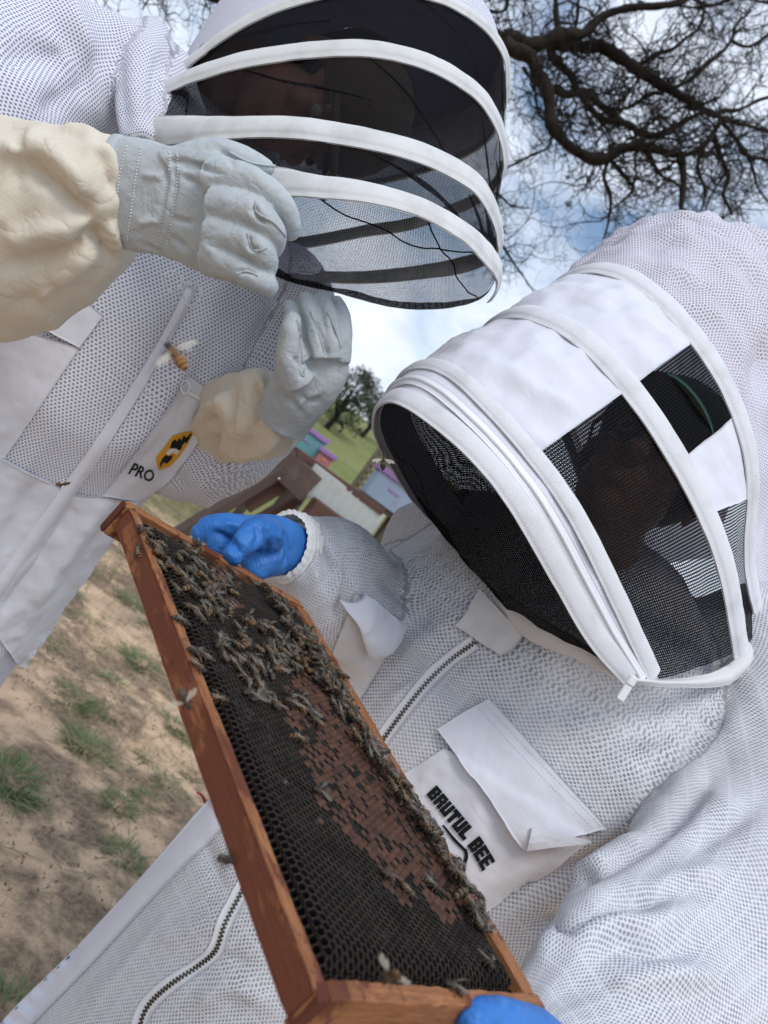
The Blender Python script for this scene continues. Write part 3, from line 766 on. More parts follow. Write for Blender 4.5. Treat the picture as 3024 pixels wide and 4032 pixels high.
# ================================================================== oak tree
TZ = 5.0
ST = .6775
def tl(pts, dz=0.0): return [(1900 + a * ST, b * ST, TZ + dz + (0 if len(q) < 2 else q[1]), c * ST) for (a, b, c, *q) in pts]
LIMB = [
 [(-900, -1500, TZ, 330), (-300, -700, TZ, 260), (300, -330, TZ, 200), (900, -70, TZ, 150), (1050, 70, TZ, 125), (1400, 190, TZ, 110), (1750, 170, TZ, 90), (1970, 160, TZ, 78)],
 tl([(60, 235, 112), (200, 262, 108), (330, 240, 100), (430, 215, 90), (520, 210, 74), (600, 180, 58), (690, 100, 52), (780, 55, 48), (900, 45, 46), (1100, 30, 38), (1250, -40, 30)]),
 tl([(400, 235, 90), (560, 270, 74), (700, 280, 68), (790, 330, 62), (870, 390, 60), (980, 470, 58), (1080, 530, 54), (1180, 570, 48), (1270, 640, 46), (1350, 680, 40), (1400, 650, 30), (1500, 632, 24), (1600, 585, 20), (1720, 550, 16)], .2),
 tl([(120, 265, 88), (260, 330, 84), (320, 420, 78), (370, 500, 74), (390, 620, 70), (410, 720, 66), (460, 800, 62), (530, 870, 62), (620, 915, 62), (720, 920, 58), (820, 870, 54), (950, 860, 48), (1080, 890, 46), (1180, 900, 42), (1280, 850, 38), (1350, 750, 34), (1380, 690, 26)], -.3),
 tl([(390, 250, 58), (405, 330, 56), (480, 400, 48), (525, 455, 46), (540, 520, 42), (600, 545, 40), (650, 570, 40), (720, 630, 38)], .35),
 tl([(390, 500, 44), (480, 540, 46), (560, 532, 42), (650, 575, 42), (720, 635, 40), (800, 700, 38), (900, 760, 34), (990, 790, 32), (1100, 750, 28), (1200, 690, 26), (1290, 655, 24)], .1),
 tl([(560, 540, 34), (640, 650, 38), (720, 700, 38), (850, 722, 34), (920, 780, 30), (1010, 800, 22)], -.1),
 tl([(860, 385, 30), (950, 360, 28), (1000, 320, 28), (1100, 290, 26), (1180, 220, 24), (1250, 170, 18), (1290, 60, 12)], .4),
 tl([(1090, 515, 28), (1180, 480, 26), (1260, 420, 24), (1330, 350, 22), (1400, 290, 20), (1450, 220, 18), (1480, 140, 16), (1560, 60, 12)], -.2),
 tl([(440, 190, 36), (425, 100, 32), (420, 0, 28), (400, -90, 22)], .1), tl([(530, 195, 24), (550, 100, 22), (560, 0, 20), (600, -80, 14)], .2),
 tl([(715, 630, 24), (800, 640, 22), (880, 610, 22), (960, 550, 22), (1050, 540, 24)], .3),
 tl([(240, 390, 20), (300, 500, 18), (310, 600, 17), (340, 680, 15), (400, 730, 14)], .2), tl([(400, 740, 18), (390, 850, 16), (290, 900, 14), (200, 950, 13), (90, 985, 11)], -.2),
 tl([(740, 910, 30), (700, 1030, 22), (740, 1130, 20), (735, 1250, 17), (720, 1340, 12), (670, 1480, 8)], -.3), tl([(740, 930, 26), (850, 1060, 22), (880, 1100, 18), (800, 1180, 14), (740, 1220, 11)], -.1),
 tl([(940, 880, 22), (1010, 980, 20), (1060, 1040, 17), (1130, 1070, 13), (1180, 1150, 9)], .1), tl([(1150, 890, 42), (1170, 1000, 40), (1160, 1150, 32), (1150, 1300, 24), (1180, 1420, 16)], -.4),
 tl([(1340, 780, 34), (1380, 900, 30), (1430, 1030, 25), (1400, 1130, 20), (1450, 1250, 13)], 0), tl([(1370, 690, 28), (1480, 820, 24), (1560, 950, 20), (1600, 1090, 14), (1680, 1200, 9)], .3),
 tl([(1370, 680, 26), (1550, 740, 22), (1700, 765, 18)], -.2), tl([(1440, 235, 22), (1550, 270, 21), (1680, 185, 18)], .3), tl([(890, 880, 13), (890, 1000, 12), (880, 1080, 10)], 0),
 tl([(1280, 850, 24), (1250, 980, 20), (1290, 1100, 16), (1270, 1230, 11)], .2), tl([(1480, 830, 18), (1520, 900, 16), (1640, 930, 14), (1750, 1000, 10)], .1), tl([(1130, -80, 22), (1300, 30, 20), (1480, -10, 16), (1680, 25, 14)], .4),
 tl([(-60, 1060, 16), (90, 1130, 14), (160, 1195, 12), (270, 1210, 8)], .3), tl([(-60, 1330, 20), (90, 1400, 17), (160, 1500, 14), (225, 1590, 10), (300, 1700, 7)], .2), tl([(-40, 60, 20), (130, 60, 16), (150, -60, 12)], 0),
 tl([(150, 240, 18), (170, 190, 14), (140, 60, 10), (130, -40, 8)], .1),
 [(1100, -200, TZ, 40), (620, -140, TZ + .1, 34), (420, -110, TZ + .2, 24), (250, -160, TZ + .2, 16)],
 [(700, -140, TZ, 22), (650, -80, TZ, 14), (600, -20, TZ, 9), (560, 40, TZ, 5)],
]
tree = empty('oak_tree', P(-900, 0, TZ) * np.array([1, 1, 0]), 'large bare oak with crooked dark limbs and fine twigs against the sky', 'tree')
base_p = P(-900, -1500, TZ)
mb = MB()
tr_pts = np.array([base_p * np.array([1, 1, 0]) + np.array([0.0, .1, -.1]), base_p * np.array([1, 1, .25]), base_p * np.array([1, 1, .6]) + np.array([.08, 0, 0]), base_p + np.array([0, 0, .1]), base_p + np.array([-.15, 0, 1.2])])
tp = spline(tr_pts, 26); rr_ = np.interp(np.linspace(0, 1, 26), [0, .12, .6, 1], [.52, .36, .30, .16]); mb.add(*tube(tp, rr_ * (1 + .12 * vnoise(tp * 6, 4)), 14))
mb.build('trunk', MT['bark'], tree)
limb_world = []; mb = MB()
for li, rows in enumerate(LIMB):
    n = max(14, int(sum(math.dist(a[:2], b[:2]) for a, b in zip(rows, rows[1:])) / 18))
    q = spline(rows, n); c = PA(q[:, :3]); rd = q[:, 3] * q[:, 2] / F / 2
    c = c + np.stack([vnoise(c * 9 + i * 31, li) for i in range(3)], -1) * rd[:, None] * .45
    rd = rd * (1 + .22 * vnoise(c * 14, 9) + .15 * vnoise(c * 40, 10))
    limb_world.append((c, rd)); mb.add(*tube(c, rd, 9))
mb.build('limb', MT['bark'], tree)
# twigs, grown level by level; batches of equal point count
def batch_tubes(pts, r0, r1, sides=3):
    M, n = pts.shape[:2]
    t = nrm(np.gradient(pts, axis=1)); ref = nrm(np.random.default_rng(3).normal(0, 1, (M, 1, 3)))
    a = nrm(np.cross(t, np.broadcast_to(ref, t.shape))); b = np.cross(t, a)
    th = np.arange(sides) * 2 * np.pi / sides
    rd = r0[:, None] + (r1 - r0)[:, None] * np.linspace(0, 1, n)[None]
    v = pts[:, :, None] + rd[:, :, None, None] * (np.cos(th)[None, None, :, None] * a[:, :, None] + np.sin(th)[None, None, :, None] * b[:, :, None])
    g = gridfaces(n, sides, True); f = (np.arange(M)[:, None, None] * n * sides + g[None]).reshape(-1, 4)
    return v.reshape(-1, 3), f
R_ = np.random.default_rng(11)
def grow(start, dirs, L, n, wob):
    M = len(start); pts = [start]; d = dirs
    for i in range(n - 1):
        d = nrm(d + R_.normal(0, wob, (M, 3)) + np.array([0, 0, .05])); pts.append(pts[-1] + d * (L / (n - 1))[:, None])
    return np.stack(pts, 1)
S = []; D = []; LL = []; RR = []
for li, (c, rd) in enumerate(limb_world):
    pj = proj(c); t = nrm(np.gradient(c, axis=0)); Ls = np.r_[0, np.cumsum(np.linalg.norm(np.diff(c, axis=0), axis=1))]
    cnt = int(Ls[-1] * (21 if li > 1 else 9))
    for s in R_.uniform(0.05, 1, cnt):
        i = min(int(s * (len(c) - 1)), len(c) - 2)
        if not (-200 < pj[i, 0] < 3300 and -300 < pj[i, 1] < 1300): continue
        d = nrm(R_.normal(0, 1, 3)); d = nrm(d - t[i] * (d @ t[i]) * .8 + t[i] * .5)
        S.append(c[i]); D.append(d); LL.append(R_.uniform(.18, .60)); RR.append(min(rd[i] * .5, R_.uniform(.005, .011)))
S, D, LL, RR = map(np.array, (S, D, LL, RR))
p1 = grow(S, D, LL, 8, .48); r1 = RR
def children(p, r, k, lo, hi, rs):
    M, n = p.shape[:2]; idx = np.repeat(np.arange(M), k); t = R_.uniform(.2, 1.0, len(idx)) * (n - 1); i = np.minimum(t.astype(int), n - 2); fr = (t - i)[:, None]
    st = p[idx, i] * (1 - fr) + p[idx, i + 1] * fr; tg = nrm(p[idx, i + 1] - p[idx, i]); d = R_.normal(0, 1, st.shape); d = nrm(nrm(d) + tg * .55)
    return st, d, R_.uniform(lo, hi, len(idx)), r[idx] * rs
s2, d2, L2, r2 = children(p1, r1, 5, .12, .34, .5); p2 = grow(s2, d2, L2, 6, .45)
s3, d3, L3, r3 = children(p2, r2, 3, .05, .16, .55); r3 = np.maximum(r3, .0011); p3 = grow(s3, d3, L3, 4, .34)
vs, fs, n0 = [], [], 0
for p, r, e in ((p1, r1, .35), (p2, r2, .4), (p3, r3, .5)):
    v, f = batch_tubes(p, r, r * e); vs.append(v); fs.append(f + n0); n0 += len(v)
mk('twigs', np.vstack(vs), np.vstack(fs), MT['twig'], tree, kind='stuff')
# tufts of ball moss caught in the limbs
vs, fs, n0 = [], [], 0
for (a, b, s) in [(1250, 180, .13), (1220, 150, .09), (1270, 50, .06), (140, 125, .045), (240, 90, .05), (1330, 180, .06), (690, 240, .05), (350, 320, .06), (540, 520, .07), (1040, 660, .09), (590, 770, .05), (1360, 830, .08), (420, 330, .07), (1060, 690, .06), (500, 1190, .05), (180, 1200, .06), (1200, 610, .07), (900, 1290, .05), (490, 1030, .04), (1540, 330, .06)]:
    c = P(1900 + a * ST, b * ST, TZ + R_.uniform(-.2, .3)); M = 26
    d = nrm(R_.normal(0, 1, (M, 3))); p = grow(np.tile(c, (M, 1)) + d * s * .15, d, R_.uniform(.3, .8, M) * s, 5, .6)
    v, f = batch_tubes(p, np.full(M, .003), np.full(M, .001)); vs.append(v); fs.append(f + n0); n0 += len(v)
mk('ball_moss', np.vstack(vs), np.vstack(fs), MT['twig'], tree, kind='stuff')

# ================================================================== far trees on the hill
def far_tree(name, u, v, z, h, wd, seed, label, mat, n=2600):
    r = np.random.default_rng(seed)
    c = P(u, v, z); gx = float(gz(c[0], c[1])); base = np.array([c[0], c[1], gx - .1])
    t = empty(name, base, label, 'tree', 'trees on the hillside')
    mb = MB(); tip = base + np.array([r.normal(0, .15), 0, h * .55])
    mb.add(*tube(spline([base, base + np.array([.1, 0, h * .25]), tip], 8), np.linspace(h * .045, h * .02, 8), 7))
    cl = []
    for i in range(16):
        a = r.uniform(0, 6.28); q = r.uniform(.2, 1); e = base + np.array([math.cos(a) * wd * .42 * q, math.sin(a) * wd * .42 * q, h * r.uniform(.38, .92)])
        st = base + np.array([0, 0, h * r.uniform(.22, .5)])
        mb.add(*tube(spline([st, (st + e) / 2 + np.array([0, 0, -h * .03]), e], 6), np.linspace(h * .015, h * .004, 6), 5)); cl.append(e)
    mb.build('trunk', MT['bark'], t)
    cl = np.array(cl); k = r.integers(0, len(cl), n); c0 = cl[k] + nrm(r.normal(0, 1, (n, 3))) * (r.uniform(0, 1, n) ** .5 * wd * .17)[:, None] * np.array([1, 1, .75])
    a = nrm(r.normal(0, 1, (n, 3))); b = nrm(np.cross(a, r.normal(0, 1, (n, 3)))); s = wd * r.uniform(.012, .03, n)[:, None]
    V = np.stack([c0 - a * s, c0 + b * s * .5, c0 + a * s, c0 - b * s * .5], 1).reshape(-1, 3); f = np.arange(n * 4).reshape(-1, 4)
    mk('crown', V, f, mat, t, smooth=False)
far_tree('hill_tree', 1395, 1530, 34, 3.3, 3.4, 1, 'dark round tree on the hill skyline nearest the raised glove', MT['leaf'])
far_tree('hill_tree', 1500, 1610, 40, 3.2, 3.6, 2, 'paler thin tree on the hill beside the white hood rim', MT['leaf2'], 1500)
far_tree('hill_tree', 1330, 1490, 42, 2.8, 3.0, 3, 'small tree on the hill half hidden behind the raised glove', MT['leaf2'], 1500)
far_tree('hill_shrub', 1410, 1590, 36, 1.2, 2.4, 4, 'low shrub at the foot of the dark hill tree', MT['leaf2'], 1200)
far_tree('hill_shrub', 1325, 1845, 8.6, .28, .5, 5, 'low grey shrub beside the pink hive box', MT['leaf2'], 700)

# ================================================================== painted hive boxes, trailer, slatted pen
XA = np.eye(3)
def rotz(a): return np.array([[math.cos(a), math.sin(a), 0], [-math.sin(a), math.cos(a), 0], [0, 0, 1]])
def hive(u, v, z, w_, h_, body, lid, label, rot=.15, extra=None):
    c = P(u, v, z); ax = rotz(rot)
    b = np.array([c[0], c[1], c[2] - h_ / 2])
    t = empty('hive_box', b, label, 'beehive')
    mk('body', *box(b + np.array([0, 0, h_ / 2]), w_, .45, h_, ax, .006), body, t, smooth=False)
    mk('lid', *box(b + np.array([0, 0, h_ + .028]), w_ + .05, .50, .055, ax, .006), lid, t, smooth=False)
    mk('handhold', *box(b + np.array([0, 0, h_ * .62]) + ax[1] * -.227, w_ * .3, .012, .02, ax, .003), lid if extra is None else extra, t, smooth=False)
    g = float(gz(b[0], b[1]))
    for sx in (-1, 1):
        for sy in (-1, 1):
            zz = (b[2] + g) / 2
            mk('leg', *box(b + ax[0] * sx * w_ * .4 + ax[1] * sy * .18 + np.array([0, 0, zz - b[2]]), .05, .05, max(.04, b[2] - g), ax, .004), MT['rust'], t, smooth=False)
    mk('stand_rail', *box(b + np.array([0, 0, -.026]), w_ + .02, .4, .05, ax, .004), MT['rust'], t, smooth=False)
    return t
hive(1195, 1745, 8.8, .40, .27, MT['teal'], MT['purple'], 'teal hive box with a purple lid behind the cream sleeve')
hive(1268, 1815, 8.6, .17, .15, MT['pink'], MT['purple'], 'small pink hive box with a purple lid next to the teal one', extra=MT['orange'])
hive(1105, 1722, 7.6, .30, .22, MT['grey_paint'], MT['grey_paint'], 'pale grey hive box half hidden behind the cream sleeve')
hive(1530, 1945, 7.0, .42, .24, MT['blue_paint'], MT['purple'], 'pale blue hive box with purple lid in front of the slatted pen')
def beam(p, q, w_, h_, up=(0, 0, 1)):
    p, q = np.asarray(p, float), np.asarray(q, float); t = nrm(q - p); s = nrm(np.cross(t, up)); n = np.cross(s, t)
    return box((p + q) / 2, np.linalg.norm(q - p), w_, h_, np.array([t, s, n]), min(w_, h_) * .12)
tz = 3.6
tlr = empty('trailer', P(1200, 2000, tz + .3) * np.array([1, 1, 0]), 'rusty brown steel trailer with a white ribbed side panel', 'trailer')
mk('tongue', *beam(P(560, 2190, tz - .2), P(1110, 1850, tz), .06, .055), MT['rust'], tlr, smooth=False)
mk('tongue', *beam(P(620, 2290, tz), P(1180, 1955, tz + .25), .06, .05), MT['rust2'], tlr, smooth=False)
mk('corner_plate', *beam(P(1085, 1795, tz), P(1225, 1930, tz), .04, .15), MT['rust'], tlr, smooth=False)
mk('gusset', *beam(P(960, 1980, tz + .05), P(1130, 1880, tz + .05), .03, .11), MT['rust2'], tlr, smooth=False)
mk('top_rail', *beam(P(1165, 1775, tz), P(1500, 2010, tz + .35), .07, .035), MT['rust2'], tlr, smooth=False)
mk('lower_rail', *beam(P(1215, 2000, tz + .02), P(1480, 2190, tz + .35), .07, .12), MT['rust2'], tlr, smooth=False)
mk('side_panel', *beam(P(1205, 1875, tz + .03), P(1480, 2075, tz + .36), .02, .15), MT['ribbed'], tlr, smooth=False)
pa, pb = P(1205, 1875, tz + .03), P(1480, 2075, tz + .36)
for i in range(9):
    c = pa + (pb - pa) * (i + .4) / 9
    d = nrm(pb - pa); s = nrm(np.cross(d, (0, 0, 1))); sg_ = -np.sign(s @ (c - CAM)); mk('rib', *box(c + s * sg_ * .011, .012, .006, .146, np.array([d, s, np.cross(s, d)]), .004), MT['ribbed'], tlr, smooth=False)
mk('bolt', *tube([P(1098, 1885, tz - .05), P(1098, 1885, tz - .01)], [.008, .008], 6), MT['steel'], tlr)
pen = empty('slatted_pen', P(1470, 1900, 8) * np.array([1, 1, 0]), 'weathered wooden pen of horizontal slats below the hill', 'fence')
pb0 = P(1388, 1925, 8.0); pt0 = np.array([pb0[0], pb0[1], pb0[2] + .62])
mk('post', *beam(pb0 - np.array([0, 0, 1.2]), pt0, .08, .07, (0, 1, 0)), MT['fence'], pen, smooth=False)
for i in range(8):
    a = pb0 + np.array([0, -.05, .02 + i * .078]); b = a + np.array([1.7, .5, .0])
    mk('slat', *beam(a, b, .02, .052), MT['fence'], pen, smooth=False)
mk('post', *beam(pb0 + np.array([1.5, .47, -1.2]), pb0 + np.array([1.5, .47, .62]), .08, .07, (0, 1, 0)), MT['fence'], pen, smooth=False)
# ================================================================== hive frame with comb
FC = np.array([-.02993, .22428, .35604]); D1 = np.array([-.44101, -.52158, .73039]); D2 = np.array([.57806, .45746, .67571])
FX, FY = nrm(c2w(D1)), nrm(c2w(-D2)); FZ = nrm(np.cross(FX, FY)); FO = CAM + c2w(FC)
FL, FWD = .448, .2363
FM = Matrix(((FX[0], FY[0], FZ[0], FO[0]), (FX[1], FY[1], FZ[1], FO[1]), (FX[2], FY[2], FZ[2], FO[2]), (0, 0, 0, 1)))
fr = bpy.data.objects.new('framed_honeycomb', None); COL.objects.link(fr); fr.matrix_world = FM; fr.empty_display_size = .05
tag(fr, 'wooden hive frame of dark brood comb held flat by two blue gloves', 'hive frame')
def fpart(name, me, parent=fr, **k):
    o = bpy.data.objects.new(name, me); COL.objects.link(o); o.parent = parent; return tag(o, **k)
def loc2w(p): p = np.asarray(p, float); return FO + p[..., 0:1] * FX + p[..., 1:2] * FY + p[..., 2:3] * FZ
def w2loc(p): d = np.asarray(p) - FO; return np.stack([d @ FX, d @ FY, d @ FZ], -1)
def on_plane(u, v, h=.0012):
    d = P(u, v, 1.0) - CAM; t = (h - (CAM - FO) @ FZ) / (d @ FZ); return w2loc(CAM + d * t)
def fine_bar(x0, x1, w0, w1, z0, z1, seed, wear=.0006, nx=60):
    """a worn bar: bevelled section swept along its longer side, edges nicked"""
    lx, lw = x1 - x0, w1 - w0; along_x = lx > lw
    L = lx if along_x else lw; T = lw if along_x else lx; H = z1 - z0; b = .0012
    sec = np.array([(b, 0), (T - b, 0), (T, b), (T, H - b), (T - b, H), (b, H), (0, H - b), (0, b)])
    s = np.linspace(0, L, nx); V = []
    for i, q in enumerate(s):
        pp = np.stack([sec[:, 0] * 30, sec[:, 1] * 30, np.full(8, q * 120)], -1)
        n1 = vnoise(pp + seed * 7.3, seed) * wear; n2 = vnoise(pp + seed * 3.1 + 40, seed + 2) * wear
        e = 0.0 if 0 < i < nx - 1 else .0008
        c = sec.mean(0); ss = sec + np.stack([n1, n2], -1); ss = c + (ss - c) * (1 - e / .008)
        for (t, h) in ss: V.append((x0 + q, -(w0 + t), z0 + h) if along_x else (x0 + t, -(w0 + q), z0 + h))
    f = [tuple(q) for q in gridfaces(nx, 8, True)]
    f += [tuple(range(7, -1, -1)), tuple(range((nx - 1) * 8, nx * 8))]
    if along_x: f = [q[::-1] for q in f]
    return np.array(V), f
T0 = .0098
def bar(name, args, mat, **k): 
    v, f = fine_bar(*args); me = mesh(name, v, f, mat, smooth=False)
    bm = bmesh.new(); bm.from_mesh(me); bmesh.ops.recalc_face_normals(bm, faces=bm.faces); bm.to_mesh(me); bm.free()
    return fpart(name, me, **k)
bb = bar('bottom_bar', (.0008, FL - .0095, 0, T0, -.0205, 0, 1), MT['wood'], label='long wooden bar stained red with propolis on its outer side')
bar('top_bar', (.0105, FL - .011, FWD - .0115, FWD + .004, -.019, -.0005, 2), MT['wood'])
bar('end_bar', (-.001, T0, T0 + .0006, FWD + .006, -.032, .0006, 3), MT['wood_y'])
bar('end_bar', (FL - .0095, FL + .001, -.0035, FWD + .001, -.034, .0005, 4), MT['wood_y'])
bar('end_joint', (-.0012, .0085, .0006, T0 - .0004, -.0215, -.0003, 6, .0004, 8), MT['wood_dark'])
bar('end_joint', (FL - .0092, FL + .0007, -.0046, -.0030, -.0335, -.0006, 7, .0006, 8), MT['wood_dark'])
# stained outer cheek of the near bar: a thin skin of propolis
v, f = fine_bar(.003, FL - .012, -.0007, .0002, -.0203, -.0007, 9, .00025)
me = mesh('propolis_coat', v, f, MT['wood_red'], smooth=False); bm = bmesh.new(); bm.from_mesh(me); bmesh.ops.recalc_face_normals(bm, faces=bm.faces); bm.to_mesh(me); bm.free()
fpart('propolis_coat', me, bb)
v, f = fine_bar(.004, .07, .09, .16, .0004, .0013, 12, .0004, 30)

# comb
CP = .0053
def ch(x, w):
    """height of the comb face over the frame plane"""
    e = np.minimum(np.minimum((x - .008) / .026, (FL - .008 - x) / .03), np.minimum((w - .010) / .0195, (FWD - .010 - w) / .022))
    e = np.clip(e, 0, 1); p = np.stack([x * 22, w * 22, 0 * x], -1)
    return -.0125 + .0140 * (1 - (1 - e) ** 2.2) + .0011 * vnoise(p, 4) * e
nx_, nw_ = int((FL - .024) / CP), int((FWD - .026) / (CP * .866))
ci, cj = np.meshgrid(np.arange(nx_), np.arange(nw_), indexing='ij'); ci = ci.ravel(); cj = cj.ravel()
jt = np.random.default_rng(9)
cx = .0135 + (ci + .5 * (cj % 2)) * CP + jt.normal(0, .00012, len(ci)); cw = .0125 + cj * CP * .866 + jt.normal(0, .00012, len(ci))
keep = (cx < FL - .0125) & (cw < FWD - .0135); cx, cw = cx[keep], cw[keep]
cz = ch(cx, cw); e_ = .001
sx = (ch(cx + e_, cw) - ch(cx - e_, cw)) / (2 * e_); sw = (ch(cx, cw + e_) - ch(cx, cw - e_)) / (2 * e_)
Zc = nrm(np.stack([-sx, sw, np.ones_like(sx)], -1)); Xc = nrm(np.stack([np.ones_like(sx), 0 * sx, sx], -1)); Yc = np.cross(Zc, Xc)
cpos = np.stack([cx, -cw, cz], -1); pj = proj(loc2w(cpos))
def inpoly(u, v, poly):
    r = np.zeros(len(u), bool); n = len(poly)
    for i in range(n):
        (x0, y0), (x1, y1) = poly[i], poly[(i + 1) % n]
        c = ((y0 > v) != (y1 > v)); r ^= c & (u < (x1 - x0) * (v - y0) / (y1 - y0 + 1e-9) + x0)
    return r
CAP = [(1215, 2500), (1180, 2640), (1130, 2740), (1160, 2870), (1195, 3010), (1215, 3120), (1300, 3230), (1395, 3310), (1470, 3420), (1530, 3490), (1640, 3545), (1740, 3640), (1790, 3640), (1850, 3560), (1700, 3250), (1500, 2950), (1350, 2680)]
nz = 52 * np.stack([vnoise(cpos * 90, 31), vnoise(cpos * 90, 32)], -1)
cap = inpoly(pj[:, 0] + nz[:, 0], pj[:, 1] + nz[:, 1], CAP)
for (a, b, s) in ((845, 2245, 34), (930, 2385, 22), (950, 2300, 16), (1120, 2410, 18), (1060, 2560, 16), (1010, 2730, 26), (1135, 2780, 34)):
    cap |= ((pj[:, 0] + nz[:, 0] * .4 - a) ** 2 + ((pj[:, 1] - b) * 1.5) ** 2) < s * s
cap &= (vnoise(cpos * np.array([160, 210, 1]), 41) < .42) & (jt.uniform(0, 1, len(cx)) < .88)
def cell_tpl():
    a = np.arange(12) * np.pi / 6 + np.pi / 6
    ro = np.where(np.arange(12) % 2 == 0, 1.0, .866) * CP / math.sqrt(3) * 1.01
    rings = [(ro, -.0002), (np.full(12, .00256), .00015), (np.full(12, .00240), -.0003), (np.full(12, .0022), -.0075)]
    V = np.vstack([np.stack([r * np.cos(a), r * np.sin(a), np.full(12, z)], -1) for r, z in rings] + [np.array([[0, 0, -.0085]])])
    f = [tuple(q) for q in gridfaces(4, 12, True)[:, ::-1]]; f += [(36 + j, 48, 36 + (j + 1) % 12) for j in range(12)]; f = [q[::-1] for q in f]
    mi = [0] * 24 + [1] * 24
    return V, f, mi
CV, CF, CMI = cell_tpl()
a6 = np.arange(12) * np.pi / 6 + np.pi / 6; ro = np.where(np.arange(12) % 2 == 0, 1.0, .866) * CP / math.sqrt(3) * 1.01
KV = np.vstack([np.stack([ro * np.cos(a6), ro * np.sin(a6), np.full(12, -.0004)], -1), np.stack([.0022 * np.cos(a6), .0022 * np.sin(a6), np.full(12, .00040)], -1), [[0, 0, .0010]]])
KF = [(j, (j + 1) % 12, 12 + (j + 1) % 12, 12 + j) for j in range(12)] + [(12 + j, 12 + (j + 1) % 12, 24) for j in range(12)]
comb_me = mesh('comb', *box((FL / 2, -FWD / 2, -.0145), FL - .022, FWD - .022, .006, None, .001), MT['wax'], smooth=False)
comb = fpart('comb', comb_me)
face = (nrm(loc2w(cpos) - CAM) * -(Zc[:, 0:1] * FX + Zc[:, 1:2] * FY + Zc[:, 2:3] * FZ)).sum(1)
size = face / pj[:, 2] ** 2
openi = np.where(~cap)[0]; near300 = openi[np.argsort(-size[openi])[:300]]; isn = np.zeros(len(cx), bool); isn[near300] = True
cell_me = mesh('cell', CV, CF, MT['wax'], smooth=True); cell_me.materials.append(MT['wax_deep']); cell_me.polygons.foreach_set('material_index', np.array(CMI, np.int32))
for i in near300:
    o = bpy.data.objects.new('cell', cell_me); COL.objects.link(o); o.parent = comb
    o.matrix_basis = Matrix(((Xc[i, 0], Yc[i, 0], Zc[i, 0], cpos[i, 0]), (Xc[i, 1], Yc[i, 1], Zc[i, 1], cpos[i, 1]), (Xc[i, 2], Yc[i, 2], Zc[i, 2], cpos[i, 2]), (0, 0, 0, 1)))
def spread(idx, V, Fq, var=0):
    s = (1 + var * jt.normal(0, 1, (len(idx), 1, 1))) if var else 1.0
    q = V[None] * np.array([1, 1, 1]); zz = q[..., 2:3] * s
    W = cpos[idx][:, None] + q[..., 0:1] * Xc[idx][:, None] + q[..., 1:2] * Yc[idx][:, None] + zz * Zc[idx][:, None]
    n = len(V); return W.reshape(-1, 3), [tuple(a + k * n for a in f) for k in range(len(idx)) for f in Fq]
rest = openi[~isn[openi]]
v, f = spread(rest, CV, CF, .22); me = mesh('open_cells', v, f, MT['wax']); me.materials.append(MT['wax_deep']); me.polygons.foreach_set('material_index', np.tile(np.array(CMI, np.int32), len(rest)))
fpart('open_cells', me, comb, kind='stuff')
ck = np.where(cap)[0]; v, f = spread(ck, KV, KF, .35); rc = np.repeat(jt.uniform(0, 1, len(ck)) ** 1.5, len(KV)); fpart('capped_cells', mesh('capped_cells', v, f, MT['capped'], np.stack([rc, rc, rc], -1)), comb, kind='stuff')

# ================================================================== bees
def bee_body(seed, mat, curl=0.0):
    r = np.random.default_rng(seed)
    pr = [(-.0076, .0002), (-.0069, .0011), (-.0058, .0019), (-.0046, .0024), (-.0034, .00255), (-.0022, .0023), (-.0012, .0016), (-.0005, .0009), (.0002, .0016), (.0012, .0021), (.0022, .0021), (.0032, .0016), (.0039, .0009), (.0043, .0012), (.0052, .0016), (.006, .0012), (.0065, .0003)]
    pr = [(y + .0006, q) for y, q in pr]
    k = 12; V = []; th = np.arange(k) * 2 * np.pi / k
    for y, q in pr:
        fz = .00018 if -.0001 < y < .0042 else .00005
        rr = q + r.normal(0, fz, k) * (q > .001); cz_ = .0026 - curl * max(0, -y - .001) ** 1.4 * 6
        V += [(rr[j] * math.cos(th[j]) * 1.1, y, cz_ + rr[j] * math.sin(th[j]) * .98) for j in range(k)]
    n = len(pr); f = [tuple(q[::-1]) for q in gridfaces(n, k, True)]; f += [tuple(range(k)), tuple(range(n * k - 1, (n - 1) * k - 1, -1))]
    mb = MB().add(np.array(V), f)
    for sx_ in (-1, 1):
        for (y0, y1, x1, y2, x2) in ((.0030, .0040, .0030, .0052, .0042), (.0018, .0018, .0038, .0012, .0056), (.0006, -.0004, .0036, -.0036, .0050)):
            mb.add(*tube([(sx_ * .0010, y0, .0016), (sx_ * x1, y1, .0030), (sx_ * (x1 + x2) / 2, (y1 + y2) / 2, .0014), (sx_ * x2, y2, .0001)], [.00035, .0003, .00028, .00014], 4))
        mb.add(*tube([(sx_ * .0005, .0066, .0030), (sx_ * .0012, .0078, .0036), (sx_ * .0020, .0090, .0030)], [.00014, .00012, .0001], 3))
    return mesh('honey_bee', np.vstack(mb.v), mb.f, mat)
